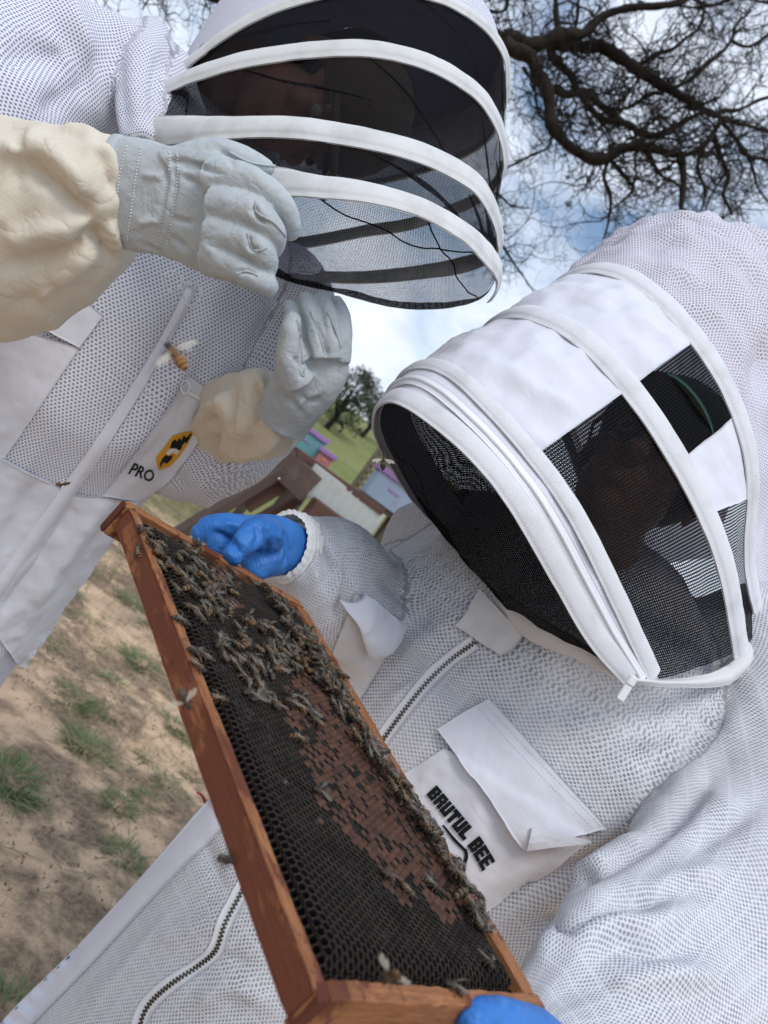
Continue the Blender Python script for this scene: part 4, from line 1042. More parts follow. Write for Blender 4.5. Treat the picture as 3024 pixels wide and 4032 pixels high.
def wing(side, spread_, mat='wing'):
    """fore and hind wing of one side; spread_ 0 folded back, 1 held out"""
    V = []; Fc = []; k = 0
    for (L, wd, off) in ((.0096, .0032, 0), (.0066, .0023, .5)):
        a = (.10 + .16 * off) * (1 - spread_) + (1.25 + .35 * off) * spread_ if not off else (.34 * (1 - spread_) + 1.0 * spread_)
        d = np.array([side * math.sin(a), -math.cos(a), .10 * (1 + spread_)]); s = np.array([side * math.cos(a), math.sin(a), -.15])
        root = np.array([side * .0009, .0024 - off * .0014, .0046 - off * .0002])
        for t, w0, w1 in ((0, 0, .10), (.2, -.12, .35), (.45, -.18, .75), (.7, -.16, 1.0), (.9, -.05, .85), (1.0, .25, .5)):
            b = root + d * L * t; V += [b + s * wd * w0 * .5, b + s * wd * w1 * .8 + np.array([0, 0, -.0003])]
        Fc += [(k + 2 * j, k + 2 * j + 1, k + 2 * j + 3, k + 2 * j + 2) for j in range(5)]; k += 12
    return mesh('wing', np.array(V), Fc, MT[mat])
BEE = [bee_body(i, MT['bee'][i % 3], c) for i, c in enumerate((0, 1.0, .4, 1.6, 0, .8))]; BEE_G = bee_body(20, MT['bee_gold'], .4)
WING = {s: (wing(-1, s), wing(1, s)) for s in (0.0, .22, .5, 1.0)}
WING[2.0] = (wing(-1, .85, 'wing_fly'), wing(1, .85, 'wing_fly'))
nb = [0]
def bee(M, label, group=None, sp=0.0, me=None, s=1.0):
    nb[0] += 1
    o = bpy.data.objects.new('honey_bee', me or BEE[nb[0] % 6]); COL.objects.link(o); tag(o, label, 'bee', group)
    o.matrix_world = M @ Matrix.Diagonal((s, s, s, 1))
    for wm in WING[sp]:
        c = bpy.data.objects.new('wing', wm); COL.objects.link(c); c.parent = o
    return o
br = np.random.default_rng(21)
def bee_on(x, w, h, ang, label, group=None, tilt=.15, **k):
    z = np.array([br.normal(0, tilt), br.normal(0, tilt), 1.0]); z /= np.linalg.norm(z)
    y = np.array([math.cos(ang), math.sin(ang), 0]); y = nrm(y - z * (y @ z)); xx = np.cross(y, z)
    L = Matrix(((xx[0], y[0], z[0], x), (xx[1], y[1], z[1], -w), (xx[2], y[2], z[2], h), (0, 0, 0, 1)))
    return bee(FM @ L, label, group, **k)
placed = []
def put(u, v, label, group, ang=None, hh=0.0, mind=.0045, **k):
    q = on_plane(u, v, .0012 + hh); x, w_ = q[0], -q[1]
    if any((x - a) ** 2 + (w_ - b) ** 2 + (hh - c) ** 2 < mind ** 2 for a, b, c in placed): return
    placed.append((x, w_, hh)); h = float(ch(np.array([x]), np.array([w_]))[0]) if (.012 < w_ < FWD - .014 and .012 < x < FL - .012) else .0
    bee_on(x, w_, max(h, -.008) + hh + .0004, br.uniform(0, 6.28) if ang is None else ang, label, group, sp=float(br.choice([0.0, 0.0, .22, .22, .5])), s=br.uniform(1.0, 1.2), **k)
A_ = [(320, 245), (340, 350), (430, 400), (395, 505), (500, 580), (590, 570), (550, 670), (650, 540), (790, 600), (740, 370), (820, 400), (730, 740), (640, 770), (590, 850), (740, 860), (850, 770), (900, 720), (1110, 740), (1060, 820), (1160, 850), (1030, 880), (1200, 950), (830, 970), (900, 880), (940, 1010), (990, 960), (1040, 1040), (740, 1110), (900, 1080), (820, 1220), (930, 1150), (1030, 1140), (1150, 1150), (1070, 1430), (1160, 1580), (890, 1580), (1220, 1500), (760, 690), (680, 830), (960, 860), (1430, 800), (1520, 830), (700, 900), (800, 660), (870, 1130), (1080, 780)]
C_ = [(340, 520), (470, 590), (560, 640), (230, 660), (60, 730), (170, 790), (570, 800), (140, 900), (450, 870), (290, 960), (600, 980), (690, 880), (740, 990), (840, 870), (850, 960), (930, 930), (200, 1030), (430, 1000), (380, 1090), (490, 1080), (660, 1080), (760, 1090), (870, 1060), (960, 1000), (580, 1130), (290, 1190), (430, 1220), (340, 1340), (480, 1330), (60, 1360), (430, 1410), (540, 1400), (640, 1480), (820, 1390), (920, 1410), (900, 1500), (1040, 1600), (900, 650), (840, 620), (1070, 1090), (1120, 1200), (1200, 1310), (1270, 1470), (1370, 1580), (690, 760), (1040, 1550), (540, 880), (620, 900), (780, 920), (700, 1010), (1010, 1120), (1150, 1250), (1320, 1530), (1090, 1140)]
for (a, b) in A_: put(480 + a * .3617, 2000 + b * .3617, 'striped honey bee crowding the far left corner of the comb', 'bees in the far corner of the comb')
for (a, b) in C_: put(850 + a * .3617, 2250 + b * .3617, 'striped honey bee in the loose cluster across the upper half of the comb', 'bees across the upper comb')
EDGE = spline([(1050, 2338), (1120, 2405), (1190, 2500), (1250, 2580), (1285, 2640), (1335, 2720), (1400, 2840), (1455, 2930), (1505, 2990), (1560, 3065), (1640, 3185), (1700, 3280), (1765, 3390), (1835, 3505), (1885, 3590), (1925, 3650)], 300)
for i in range(230):
    p = EDGE[br.integers(0, 300)]; o_ = br.normal(0, 1, 2) * np.array([14, 18]); hh = float(br.choice([0, 0, .0025, .005, .0075]))
    put(p[0] + o_[0] - 8, p[1] + o_[1], 'honey bee in the %s of the heap along the right comb edge' % ('far third' if p[1] < 2720 else 'middle third' if p[1] < 3180 else 'near third'), 'bees heaped along the right bar', hh=hh, mind=.0052)
for i in range(150):
    a, b = A_[br.integers(0, len(A_))]; put(480 + (a + br.normal(0, 60)) * .3617, 2000 + (b + br.normal(0, 60)) * .3617, 'striped honey bee crowding the far left corner of the comb', 'bees in the far corner of the comb', hh=float(br.choice([0, .002])), mind=.0070) if i % 3 == 0 else None
    a, b = C_[br.integers(0, len(C_))]; put(850 + (a + br.normal(0, 50)) * .3617, 2250 + (b + br.normal(0, 50)) * .3617, 'striped honey bee in the loose cluster across the upper half of the comb', 'bees across the upper comb', hh=float(br.choice([0, .002])), mind=.0072) if i % 4 == 0 else None
SP = [(1172, 2913, 'lone honey bee midway down the comb left of the capped brood', 4.2), (1254, 3130, 'honey bee at the lower left edge of the capped brood', 1.4), (1520, 3466, 'honey bee at the bottom left border of the capped brood', 1.2), (1600, 3522, 'pale honey bee lying lengthwise below the capped brood', 3.6), (1686, 3488, 'pale furry honey bee on the lower capped brood', 3.9),
      (1838, 3582, 'last honey bee at the lower end of the bee heap', 5.0), (1880, 3655, 'honey bee on the inner side of the right bar', 2.0), (1917, 3800, 'honey bee with raised wings beside the lower right bar', 2.6), (1795, 3898, 'honey bee behind the near end bar next to the blue fingertip', 1.0)]
for (u, v, l, a) in SP: put(u, v, l, None, ang=a, mind=.001)
put(775, 2625, 'honey bee perched on the edge of the long near bar, upper one', None, ang=3.9, hh=.0, mind=.0001); put(712, 2445, 'honey bee climbing over the long near bar by the far cluster', None, ang=4.3, mind=.0001); put(624, 2180, 'honey bee with its head over the near bar at the far corner', None, ang=4.5, mind=.0001)
# bees on the outer cheek of the near bar
def bee_cheek(u, v, ang, label):
    d = P(u, v, 1.0) - CAM; t = ((FO - CAM) @ FY + .0012) / (d @ FY); q = w2loc(CAM + d * t)
    z = np.array([0, 1.0, 0]); y = np.array([math.cos(ang), 0, math.sin(ang)]); xx = np.cross(y, z)
    bee(FM @ Matrix(((xx[0], y[0], z[0], q[0]), (xx[1], y[1], z[1], q[1]), (xx[2], y[2], z[2], q[2]), (0, 0, 0, 1))), label)
bee_cheek(552, 2172, .35, 'pale honey bee climbing the outer side of the near bar'); bee_cheek(897, 3385, 2.4, 'dark honey bee at the outer lower edge of the near bar')
def bee_fly(u, v, z, hd, label, upv=(0, -.5, -1), sp=2.0, me=None, s=1.0):
    y = nrm(c2w(np.array(hd, float))); zz = nrm(c2w(np.array(upv, float))); zz = nrm(zz - y * (y @ zz)); xx = np.cross(y, zz); p = P(u, v, z)
    return bee(Matrix(((xx[0], y[0], zz[0], p[0]), (xx[1], y[1], zz[1], p[1]), (xx[2], y[2], zz[2], p[2]), (0, 0, 0, 1))), label, None, sp, me, s)
bee_fly(697, 1412, .36, (-.62, -.78, .1), 'large golden bee flying in front of the white zip placket', me=BEE_G, s=1.12)
bee_fly(250, 1915, .80, (1, -.15, .3), 'small dark bee flying in front of the suit waist', upv=(0, -1, -.3))
bee_fly(1510, 1822, .68, (.1, -1, .2), 'dark bee hovering left of the black front mesh, seen from above')
bee_fly(735, 2748, .44, (.5, .85, -.2), 'honey bee hovering over the outer side of the near bar', upv=(-.3, -.4, -1))
bee_fly(1540, 3858, .355, (-.6, .6, .3), 'blurred pale bee taking off above the near end of the comb', upv=(.7, -.7, -.3), sp=2.0)
# ================================================================== hoods, hands, heads, lettering
class Hood:
    """skin stretched over hoops: curves of (u, v, z) rows from the near collar over the head to the far collar"""
    def __init__(s, curves, n=90):
        s.n = n; s.C = np.array([spline(PA(np.array(c, float)), n) for c in curves])
        s.cen = s.C.reshape(-1, 3).mean(0)
    def at(s, k, t):
        k = np.clip(np.asarray(k, float), 0, len(s.C) - 1); t = np.clip(np.asarray(t, float), 0, 1)
        k, t = np.broadcast_arrays(k, t)
        i = np.minimum(k.astype(int), len(s.C) - 2); f = (k - i)[..., None]
        x = t * (s.n - 1); j = np.minimum(x.astype(int), s.n - 2); g = (x - j)[..., None]
        def row(q):
            q = np.clip(q, 0, len(s.C) - 1); return s.C[q, j] * (1 - g) + s.C[q, j + 1] * g
        a, b, c, d = row(i - 1), row(i), row(i + 1), row(i + 2)
        a = np.where((i == 0)[..., None], 2 * b - c, a); d = np.where((i + 2 > len(s.C) - 1)[..., None], 2 * c - b, d)
        return .5 * (2 * b + (c - a) * f + (2 * a - 5 * b + 4 * c - d) * f ** 2 + (3 * b - a - 3 * c + d) * f ** 3)
    def nrm(s, p):
        du = np.gradient(p, axis=0); dv = np.gradient(p, axis=1); n = nrm(np.cross(du, dv))
        return n * np.sign(((p - s.cen) * n).sum(-1).mean())
    def fab(s, p):
        a = np.cumsum(np.r_[0, np.linalg.norm(np.diff(p, axis=0), axis=-1).mean(1)]); b = np.cumsum(np.r_[0, np.linalg.norm(np.diff(p, axis=1), axis=-1).mean(0)])
        A, B = np.meshgrid(a, b, indexing='ij'); return np.stack([B.ravel(), A.ravel(), 0 * A.ravel()], -1)
    def t_at(s, k, u, v, lo=0, hi=.62):
        t = np.linspace(lo, hi, 400); q = proj(s.at(np.full(400, float(k)), t)); return t[((q[:, 0] - u) ** 2 + (q[:, 1] - v) ** 2).argmin()]
    def panel(s, name, mat, parent, k0, k1, ta, tb, nk=16, nt=60, push=0.0, wr=0.0, sd=1, th=0.0, puff=0.0, **kw):
        """ta, tb: (t at k0, t at k1) of the two ends"""
        q = np.linspace(0, 1, nk)[:, None]; r = np.linspace(0, 1, nt)[None]
        t0 = ta[0] * (1 - q) + ta[1] * q; t1 = tb[0] * (1 - q) + tb[1] * q
        p = s.at(k0 + (k1 - k0) * q + 0 * r, t0 * (1 - r) + t1 * r); n = s.nrm(p)
        l = push + 0 * q * r + puff * np.sin(np.pi * q) * (1 + 0 * r)
        if wr: l = l + wr * np.sin(np.pi * q) ** .6 * (ridge(p * 22, sd) + .8 * fbm(p * 38, 2, sd + 4))
        fab = s.fab(p)
        if th > 0:
            v, f = slab(p, n, 0.0, th, l); fab = np.vstack([fab, fab])
            return mk(name, v, f, mat, parent, fab, **kw)
        return mk(name, (p + n * l[..., None]).reshape(-1, 3), gridfaces(nk, nt), mat, parent, fab, **kw)
    def tape(s, name, mat, parent, k, hw, t0=0., t1=1., nt=110, puff=.004, th=.0016, out=.001, sub=None):
        t = np.linspace(t0, t1, nt); c = s.at(np.full(nt, float(k)), t); e = .02
        kk = np.full(nt, float(k)); dk = nrm(s.at(np.minimum(kk + e, len(s.C) - 1), t) - s.at(np.maximum(kk - e, 0), t)); tt = nrm(np.gradient(c, axis=0))
        dk = nrm(dk - tt * (dk * tt).sum(1, keepdims=True)); n = np.cross(dk, tt); sg = np.sign(((c - s.cen) * n).sum(1).mean()); n = n * sg
        x = np.linspace(-1, 1, 9); p = c[:, None] + dk[:, None] * (x * hw)[None, :, None]; nn = np.broadcast_to(n[:, None], p.shape)
        l = puff * np.sqrt(np.clip(1 - x ** 2, 0, 1))[None] * np.ones((nt, 1)) + .0005 * vnoise(p * 60, 3)
        v, f = slab(p, nn, out, th, l); L = np.r_[0, np.cumsum(np.linalg.norm(np.diff(c, axis=0), axis=1))]
        A, B = np.meshgrid(L, x * hw, indexing='ij'); fab = np.stack([A.ravel(), B.ravel(), 0 * A.ravel()], -1)
        return mk(name, v, f, mat, parent, np.vstack([fab, fab]), **({} if sub is None else sub))
    def disc(s, name, mat, parent, k, bulge, t0=0., t1=1., ns=60, nd=40, wr=.0, sd=2, r0=0.0, **kw):
        """net across the mouth of hoop k"""
        a = np.linspace(t0, (t0 + t1) / 2, ns); b = np.linspace(t1, (t0 + t1) / 2, ns)
        A = s.at(np.full(ns, float(k)), a); B = s.at(np.full(ns, float(k)), b); r = np.linspace(r0, 1, nd)[None, :, None]
        p = A[:, None] * (1 - r) + B[:, None] * r; bv = c2w(np.array(bulge, float))
        wdt = np.linalg.norm(A - B, axis=1); wdt = wdt / wdt.max()
        p = p + bv * (np.sin(np.pi * r) ** .8) * (wdt ** .7)[:, None, None]
        if wr: p = p + nrm(bv) * (wr * (ridge(p * 16, sd) + .5 * ridge(p * 34, sd + 1)) * np.sin(np.pi * r[..., 0]))[..., None]
        return mk(name, p.reshape(-1, 3), gridfaces(ns, nd), mat, parent, s.fab(p), **kw)
    def crease(s, name, mat, parent, pts, r=.0012, out=.002):
        """gathered ridge in the net: pts are (k, t)"""
        q = spline(np.array(pts, float), 30); p = s.at(q[:, 0], q[:, 1]); n = nrm(p - s.cen)
        return mk(name, *tube(p + n * out, np.r_[r * .4, np.full(28, r), r * .4], 5), mat, parent)

def fold_band(H, parent, pts, wid, out=.0015):
    """tapering strip of doubled net lying on the veil: pts are (k, t)"""
    q = spline(np.array(pts, float), 30); p = H.at(q[:, 0], q[:, 1]); n = nrm(p - H.cen); t = nrm(np.gradient(p, axis=0)); s = nrm(np.cross(t, n))
    wv = wid * np.sin(np.linspace(.12, np.pi - .12, 30)) * (1 + .4 * vnoise(p * 40, 5))
    g = p[:, None] + s[:, None] * (np.linspace(-.5, .5, 4)[None, :] * wv[:, None])[..., None] + n[:, None] * (out + .0015 * np.sin(np.linspace(0, np.pi, 4)))[None, :, None]
    return mk('net_gather', g.reshape(-1, 3), gridfaces(30, 4), MT['veil_thick'], parent, H.fab(g))
def hand(name, palm, fingers, mat, parent, vox=.0021, folds=(), sm=4, wr=1.0, extra=()):
    lofts = [Loft(palm, 40, [(30, 18, .0012, 5), (70, 40, .0006, 6)], 32)] + [Loft(e, 24, (), 24) for e in extra]
    parts = [l.mesh() for l in lofts]
    for rows in fingers:
        q = spline(rows, 22); c = PA(q[:, :3]); c = c.copy(); rd = q[:, 3].copy()
        tip = c[-1] + nrm(c[-1] - c[-2]) * rd[-1] * .55
        c = np.vstack([c, tip]); rd = np.r_[rd, rd[-1] * .35]; parts.append(tube(c, rd, 16))
    v, f = remesh(parts, vox, sm)
    b = Body.__new__(Body); b.lofts = lofts; b.v, b.f = v, f
    n = vnormals(v, f); b.v = v + n * (.0007 * fbm(v * 60, 3, 3) + .0006 * wr * ridge(v * 34, 5) + .0005 * (wr - 1) * ridge(v * 75, 6))[:, None]
    d, x, y = lofts[0].param(b.v); b.fab = np.stack([x, y, 0 * x], -1)
    b.folds(folds)
    o = b.build(name, mat, parent)
    o['_b'] = 0; del o['_b']
    return b, o
def stitches(name, bvh, lines, mat, parent, step=9, ln=5.5, r=.00035, off=.0004):
    mb = MB()
    for line in lines:
        l = spline(line, 200) if len(line) > 2 else np.linspace(line[0], line[1], 200)
        L = np.r_[0, np.cumsum(np.linalg.norm(np.diff(l, axis=0), axis=1))]; s = 0
        while s + ln < L[-1]:
            q = np.stack([np.interp([s, s + ln / 2, s + ln], L, l[:, k]) for k in (0, 1)], -1); p, n = drape(bvh, q)
            if np.isfinite(p).all() and np.ptp(proj(p)[:, 2]) < .01: mb.add(*tube(p + n * np.array([[0], [off], [0]]), [r, r, r], 4))
            s += step
    if mb.v: return mb.build(name, mat, parent, kind='stuff')
def seam(name, bvh, line, mat, parent, r=.0011, off=.0003, n=40):
    l = spline(line, n) if len(line) > 2 else np.linspace(line[0], line[1], n)
    p, nn = drape(bvh, l[:, None]); p = p[:, 0]; nn = nn[:, 0]
    p[1:-1] = (p[:-2] + p[1:-1] * 2 + p[2:]) / 4
    return mk(name, *tube(p + nn * off, r, 6), mat, parent)
def glyphs(txt, bold=.0, shear=0.0, space=1.0):
    """outline of the text as a mesh normalised to x 0..1, y 0..1"""
    cu = bpy.data.curves.new('t', 'FONT'); cu.body = txt; cu.offset = bold; cu.shear = shear; cu.space_character = space; cu.resolution_u = 4
    o = bpy.data.objects.new('t', cu); COL.objects.link(o); dg = bpy.context.evaluated_depsgraph_get(); m = o.evaluated_get(dg).to_mesh()
    bm = bmesh.new(); bm.from_mesh(m); bmesh.ops.triangulate(bm, faces=bm.faces); bmesh.ops.subdivide_edges(bm, edges=[e for e in bm.edges if e.calc_length() > .25], cuts=2)
    bmesh.ops.triangulate(bm, faces=bm.faces)
    v = np.array([x.co[:2] for x in bm.verts]); f = [tuple(q.index for q in x.verts) for x in bm.faces]; bm.free(); bpy.data.objects.remove(o); bpy.data.curves.remove(cu)
    return (v - v.min(0)) / np.ptp(v, axis=0), f
def flat_on(name, bvh, uv, f, mat, parent, off=.0012, th=.0006, **k):
    """thin solid figure (px vertices, faces) laid on a surface"""
    p, n = drape(bvh, np.asarray(uv, float)); n = nrm(n * .3 + nrm(np.nanmean(n, axis=0)) * .7)
    N = len(p); V = np.vstack([p + n * (off + th), p + n * off])
    ed = {}
    for q in f:
        for a, b in zip(q, q[1:] + q[:1]):
            key = (min(a, b), max(a, b)); ed[key] = None if key in ed else (a, b)
    F2 = list(f) + [tuple(i + N for i in q[::-1]) for q in f] + [(b, a, a + N, b + N) for e in ed.values() if e for a, b in [e]]
    return mk(name, V, F2, mat, parent, smooth=False, **k)
def quad_map(q, v):
    """unit square -> px quad (bottom-left, bottom-right, top-right, top-left)"""
    q = np.asarray(q, float); x, y = v[:, 0:1], v[:, 1:2]
    return q[0] * (1 - x) * (1 - y) + q[1] * x * (1 - y) + q[2] * x * y + q[3] * (1 - x) * y
def polyfig(name, bvh, poly, mat, parent, **k):
    bm = bmesh.new(); vs = [bm.verts.new((a, -b, 0)) for a, b in poly]; bm.faces.new(vs); bmesh.ops.triangulate(bm, faces=bm.faces)
    bmesh.ops.subdivide_edges(bm, edges=bm.edges, cuts=2, use_grid_fill=True); bmesh.ops.triangulate(bm, faces=bm.faces)
    uv = np.array([(v.co.x, -v.co.y) for v in bm.verts]); f = [tuple(q.index for q in x.verts) for x in bm.faces]; bm.free()
    return flat_on(name, bvh, uv, f, mat, parent, **k)
def zipper(name, bvh, line, parent, tape_w, tooth=.0027, pitch=.0044):
    tp = strip(name, bvh, line, tape_w, MT['nylon'], parent, n=80, off=.001, th=.0012)
    
    b2 = bvh_of(tp)
    l = spline(line, 300) if len(line) > 2 else np.linspace(line[0], line[1], 300); p, n = drape(b2, l[:, None]); p = p[:, 0]; n = n[:, 0]
    k = np.ones(9) / 9
    for j in range(3):
        pad = np.pad(p[:, j], 4, mode='edge'); p[:, j] = np.convolve(pad, k, 'valid')
    n = nrm(np.stack([np.convolve(np.pad(n[:, j], 10, mode='edge'), np.ones(21) / 21, 'valid') for j in range(3)], -1))
    L = np.r_[0, np.cumsum(np.linalg.norm(np.diff(p, axis=0), axis=1))]; mb = MB(); i = 0
    for s in np.arange(0, L[-1], pitch / 2):
        c = np.array([np.interp(s, L, p[:, j]) for j in range(3)]); m = np.array([np.interp(s, L, n[:, j]) for j in range(3)]); j = min(int(np.searchsorted(L, s)), 298); t = nrm(p[j + 1] - p[max(j - 1, 0)]); sd = np.cross(t, m)
        mb.add(*box(c + sd * (tooth * .42 * (1 if i % 2 else -1)) + m * .0008, pitch * .42, tooth * 1.25, .0016, np.array([t, sd, m]), 0)); i += 1
    mb.build('zipper_teeth', MT['brass'], tp, smooth=False, kind='stuff')
    return tp
def ellipsoid(c, r, ax, seg=20, rings=12):
    th = np.linspace(0, np.pi, rings + 1)[1:-1]; ph = np.linspace(0, 2 * np.pi, seg, endpoint=False)
    v = np.array([[math.sin(a) * math.cos(b), math.sin(a) * math.sin(b), math.cos(a)] for a in th for b in ph]); n = len(v)
    v = np.vstack([v, [0, 0, 1], [0, 0, -1]]) * np.asarray(r); f = [tuple(q) for q in gridfaces(rings - 1, seg, True)] + [(n, (j + 1) % seg, j) for j in range(seg)] + [(n + 1, (rings - 2) * seg + j, (rings - 2) * seg + (j + 1) % seg) for j in range(seg)]
    return v @ np.asarray(ax) + np.asarray(c), f
def head(parent, c, up, fwd, skin, cap_mat, back_mat, glasses=False, bill=True, beard=False):
    """head in metres around c: x side, y forward (face), z up"""
    z = nrm(up); y = nrm(np.asarray(fwd) - z * (np.asarray(fwd) @ z)); x = np.cross(y, z); A = np.array([x, y, z]); W = lambda p: np.asarray(p, float) @ A + c
    e = lambda p, r, ax=A: ellipsoid(W(p), r, ax, 20, 12)
    parts = [e((0, -.005, .045), (.077, .098, .085)), e((0, .03, -.045), (.058, .062, .062)), e((0, .062, -.083), (.026, .022, .022)), e((0, .082, .02), (.052, .014, .012)),
             e((0, .096, -.008), (.012, .016, .028)), e((0, .106, -.026), (.017, .014, .012)), e((0, .086, -.052), (.024, .011, .007)), e((0, .084, -.064), (.021, .011, .007)),
             e((.034, .07, -.018), (.024, .02, .018)), e((-.034, .07, -.018), (.024, .02, .018)), e((.077, -.004, .0), (.009, .020, .032)), e((-.077, -.004, .0), (.009, .020, .032)), e((0, -.025, -.10), (.055, .058, .075))]
    v, f = remesh(parts, .0045, 4); ho = mk('head', v, f, skin, parent)
    for s in (-1, 1):
        ey = mk('eye', *e((s * .031, .080, .006), (.0125, .0125, .0105)), MT['eye'], ho); mk('iris', *e((s * .031, .0935, .005), (.006, .004, .006)), MT['hair'], ho)
        mk('eyebrow', *e((s * .032, .092, .028), (.02, .006, .005)), MT['hair'], ho)
    mk('hair', *e((0, -.02, .03), (.080, .090, .075)), MT['hair'], ho)
    if glasses:
        for s in (-1, 1):
            th = np.linspace(0, 2 * np.pi, 20); mk('eyeglasses', *tube(W(np.stack([s * .034 + .024 * np.cos(th), np.full(20, .104), .004 + .019 * np.sin(th)], -1)), .0022, 6), MT['hair'], ho)
            mk('eyeglasses', *tube(W([(s * .058, .102, .006), (s * .078, .05, .008), (s * .082, -.01, .004)]), .0022, 6), MT['hair'], ho)
    cp = mk('cap', *e((0, -.004, .060), (.087, .106, .086)), cap_mat, parent)
    if back_mat is not None: mk('cap_back', *e((0, -.030, .058), (.0885, .086, .086)), back_mat, cp)
    if bill:
        a = np.linspace(-1.25, 1.25, 21); V = []
        for k, r in ((0, 0.0), (1, .5), (2, 1.0)):
            for q in a: V.append(((.084 - .006 * r) * math.sin(q), .062 + .10 * math.cos(q) * (.35 + .75 * r) * 1.0, .040 - .012 * r + .016 * math.cos(q) * r * .6 - .012 * abs(math.sin(q))))
        g = W(np.array(V)).reshape(3, 21, 3); n = np.broadcast_to(z, g.shape); mk('cap_bill', *slab(g, n, 0, .004), cap_mat, cp)
    return ho, cp, W
# ================================================================== left beekeeper
LP = empty('person', P(-500, 3000, 1.2) * np.array([1, 1, 0]), 'person in a white ventilated suit with pale leather gloves raised to the black veil', 'person')
torso = Loft([(880, 520, 1.22, 230, .9), (760, 720, 1.17, 390, .8), (610, 1050, 1.14, 540, .62), (405, 1390, 1.12, 535, .58), (145, 1700, 1.12, 480, .6), (-75, 2060, 1.13, 450, .62), (-330, 2460, 1.16, 420, .7), (-520, 2750, 1.19, 400, .75)], 160, [(8, 3, .010, 2), (20, 6, .004, 3)])
farm = Loft([(980, 1090, 1.27, 200, .8), (1060, 1220, 1.24, 255, .8), (1050, 1450, 1.21, 240, .85), (930, 1680, 1.21, 220, .85), (840, 1780, 1.19, 205, .85), (730, 1840, 1.19, 170, .85), (640, 1880, 1.2, 120, .85)], 120, [(7, 14, .009, 4), (18, 10, .004, 5)])
narm = Loft([(600, 430, 1.08, 290, .8), (250, 335, 1.0, 345, .8), (-60, 380, .93, 400, .8), (-300, 600, .89, 420, .8), (-400, 830, .87, 390, .8), (-340, 960, .86, 370, .75), (-190, 960, .85, 355, .7)], 140, [(6, 10, .012, 6), (15, 9, .005, 7)])
cowl = Loft([(612, 95, 1.03, 62, .9), (572, 250, .985, 92, .9), (548, 400, .955, 95, .9), (560, 570, .935, 80, .9)], 24, [(14, 10, .004, 8)])
cowl2 = Loft([(640, 240, 1.05, 110, .8), (660, 420, 1.0, 150, .7), (680, 560, .98, 140, .7)], 30, [(14, 10, .004, 9)])
leg1 = Loft([(-450, 2650, 1.17, 230, 1), (-760, 3150, 1.22, 190, 1), (-1080, 3600, 1.3, 150, 1)], 20, [(8, 8, .006, 10)])
leg2 = Loft([(-520, 2600, 1.30, 230, 1), (-860, 3050, 1.36, 190, 1), (-1230, 3480, 1.42, 150, 1)], 20, [(8, 8, .006, 11)])
LB = Body([torso, farm, narm, cowl, cowl2, leg1, leg2], .0062, 4)
LB.folds([([(150, 470), (330, 300), (430, 180)], 45, -.010), ([(0, 230), (200, 210), (300, 190)], 60, -.009), ([(140, 120), (260, 250), (270, 420)], 40, .010), ([(470, 140), (470, 330), (500, 540)], 26, -.007),
          ([(640, 190), (610, 330), (600, 520)], 18, -.008), ([(760, 1180), (560, 1480), (350, 1800)], 40, -.007), ([(840, 1200), (700, 1480), (560, 1700), (420, 1900)], 45, .010),
          ([(1150, 1150), (1080, 1300), (900, 1480)], 40, .010), ([(1240, 1180), (1150, 1330)], 25, -.008), ([(720, 1940), (700, 1880), (640, 1820)], 22, -.008), ([(820, 1950), (790, 1850)], 18, .006),
          ([(340, 1900), (240, 2070), (90, 2290), (-30, 2450)], 26, -.012), ([(420, 1960), (300, 2140), (120, 2400)], 30, .012), ([(470, 1980), (370, 2140), (200, 2370)], 22, -.012), ([(140, 1900), (60, 2060), (0, 2200)], 40, -.008)])
suit = LB.build('suit', MT['vent'], LP)
bl = LB.bvh
patch('front_panel', bl, [(315, 1371), (212, 1525), (118, 1662), (20, 1803)], [(-150, 1220), (-180, 1400), (-200, 1600), (-230, 1760)], MT['cotton'], LP, 40, 40, .0008, .0014, .0012, 3)
patch('pocket_flap', bl, [(120, 1262), (222, 1322), (315, 1371)], [(269, 1147), (340, 1190), (407, 1245)], MT['cotton'], LP, 30, 20, .0026, .002, .0008, 4)
sk1 = patch('skirt_panel', bl, [(-160, 1740), (0, 1798), (110, 1856), (205, 1898), (252, 1930)], [(-420, 2420), (-300, 2480), (-170, 2540), (-110, 2480), (-60, 2400)], MT['cotton'], LP, 60, 60, .0006, .0014, .0016, 5, 2)
sk2 = patch('skirt_panel', bl, [(262, 1938), (330, 1948), (400, 1955), (470, 1966), (548, 1966)], [(-50, 2410), (-10, 2500), (30, 2560), (60, 2605), (88, 2630)], MT['cotton'], LP, 50, 60, .0008, .0014, .0022, 6, 2)
pk = patch('chest_pocket', bl, [(738, 1473), (647, 1622), (550, 1757), (480, 1850), (401, 1952)], [(862, 1562), (800, 1710), (720, 1830), (650, 1905), (545, 1965)], MT['cotton'], LP, 60, 40, .0010, .002, .0012, 7)
pl = strip('zip_placket', bl, [(752, 1135), (690, 1260), (605, 1415), (520, 1560), (430, 1700), (335, 1838), (250, 1955), (150, 2095), (50, 2235), (-50, 2380)], [44, 50, 56, 60, 60, 56], MT['cotton'], LP, n=120, nv=13, off=.001, th=.0016, lift=.0055)
bp = bvh_of(pk)
strip('pocket_zip', bp, [(735, 1540), (790, 1572), (842, 1606)], 15, MT['nylon'], pk, n=30, off=.0008, th=.001)
rg = P(722, 1525, .99); th = np.linspace(0, 2 * np.pi, 20)
hp, hn = cast(bp, 722, 1522)
if hp is not None: mk('zip_pull', *tube(hp + hn * .004 + np.stack([.006 * np.cos(th)] * 3, -1) * RT + np.stack([.009 * np.sin(th)] * 3, -1) * UP, .0012, 6), MT['plastic'], pk)
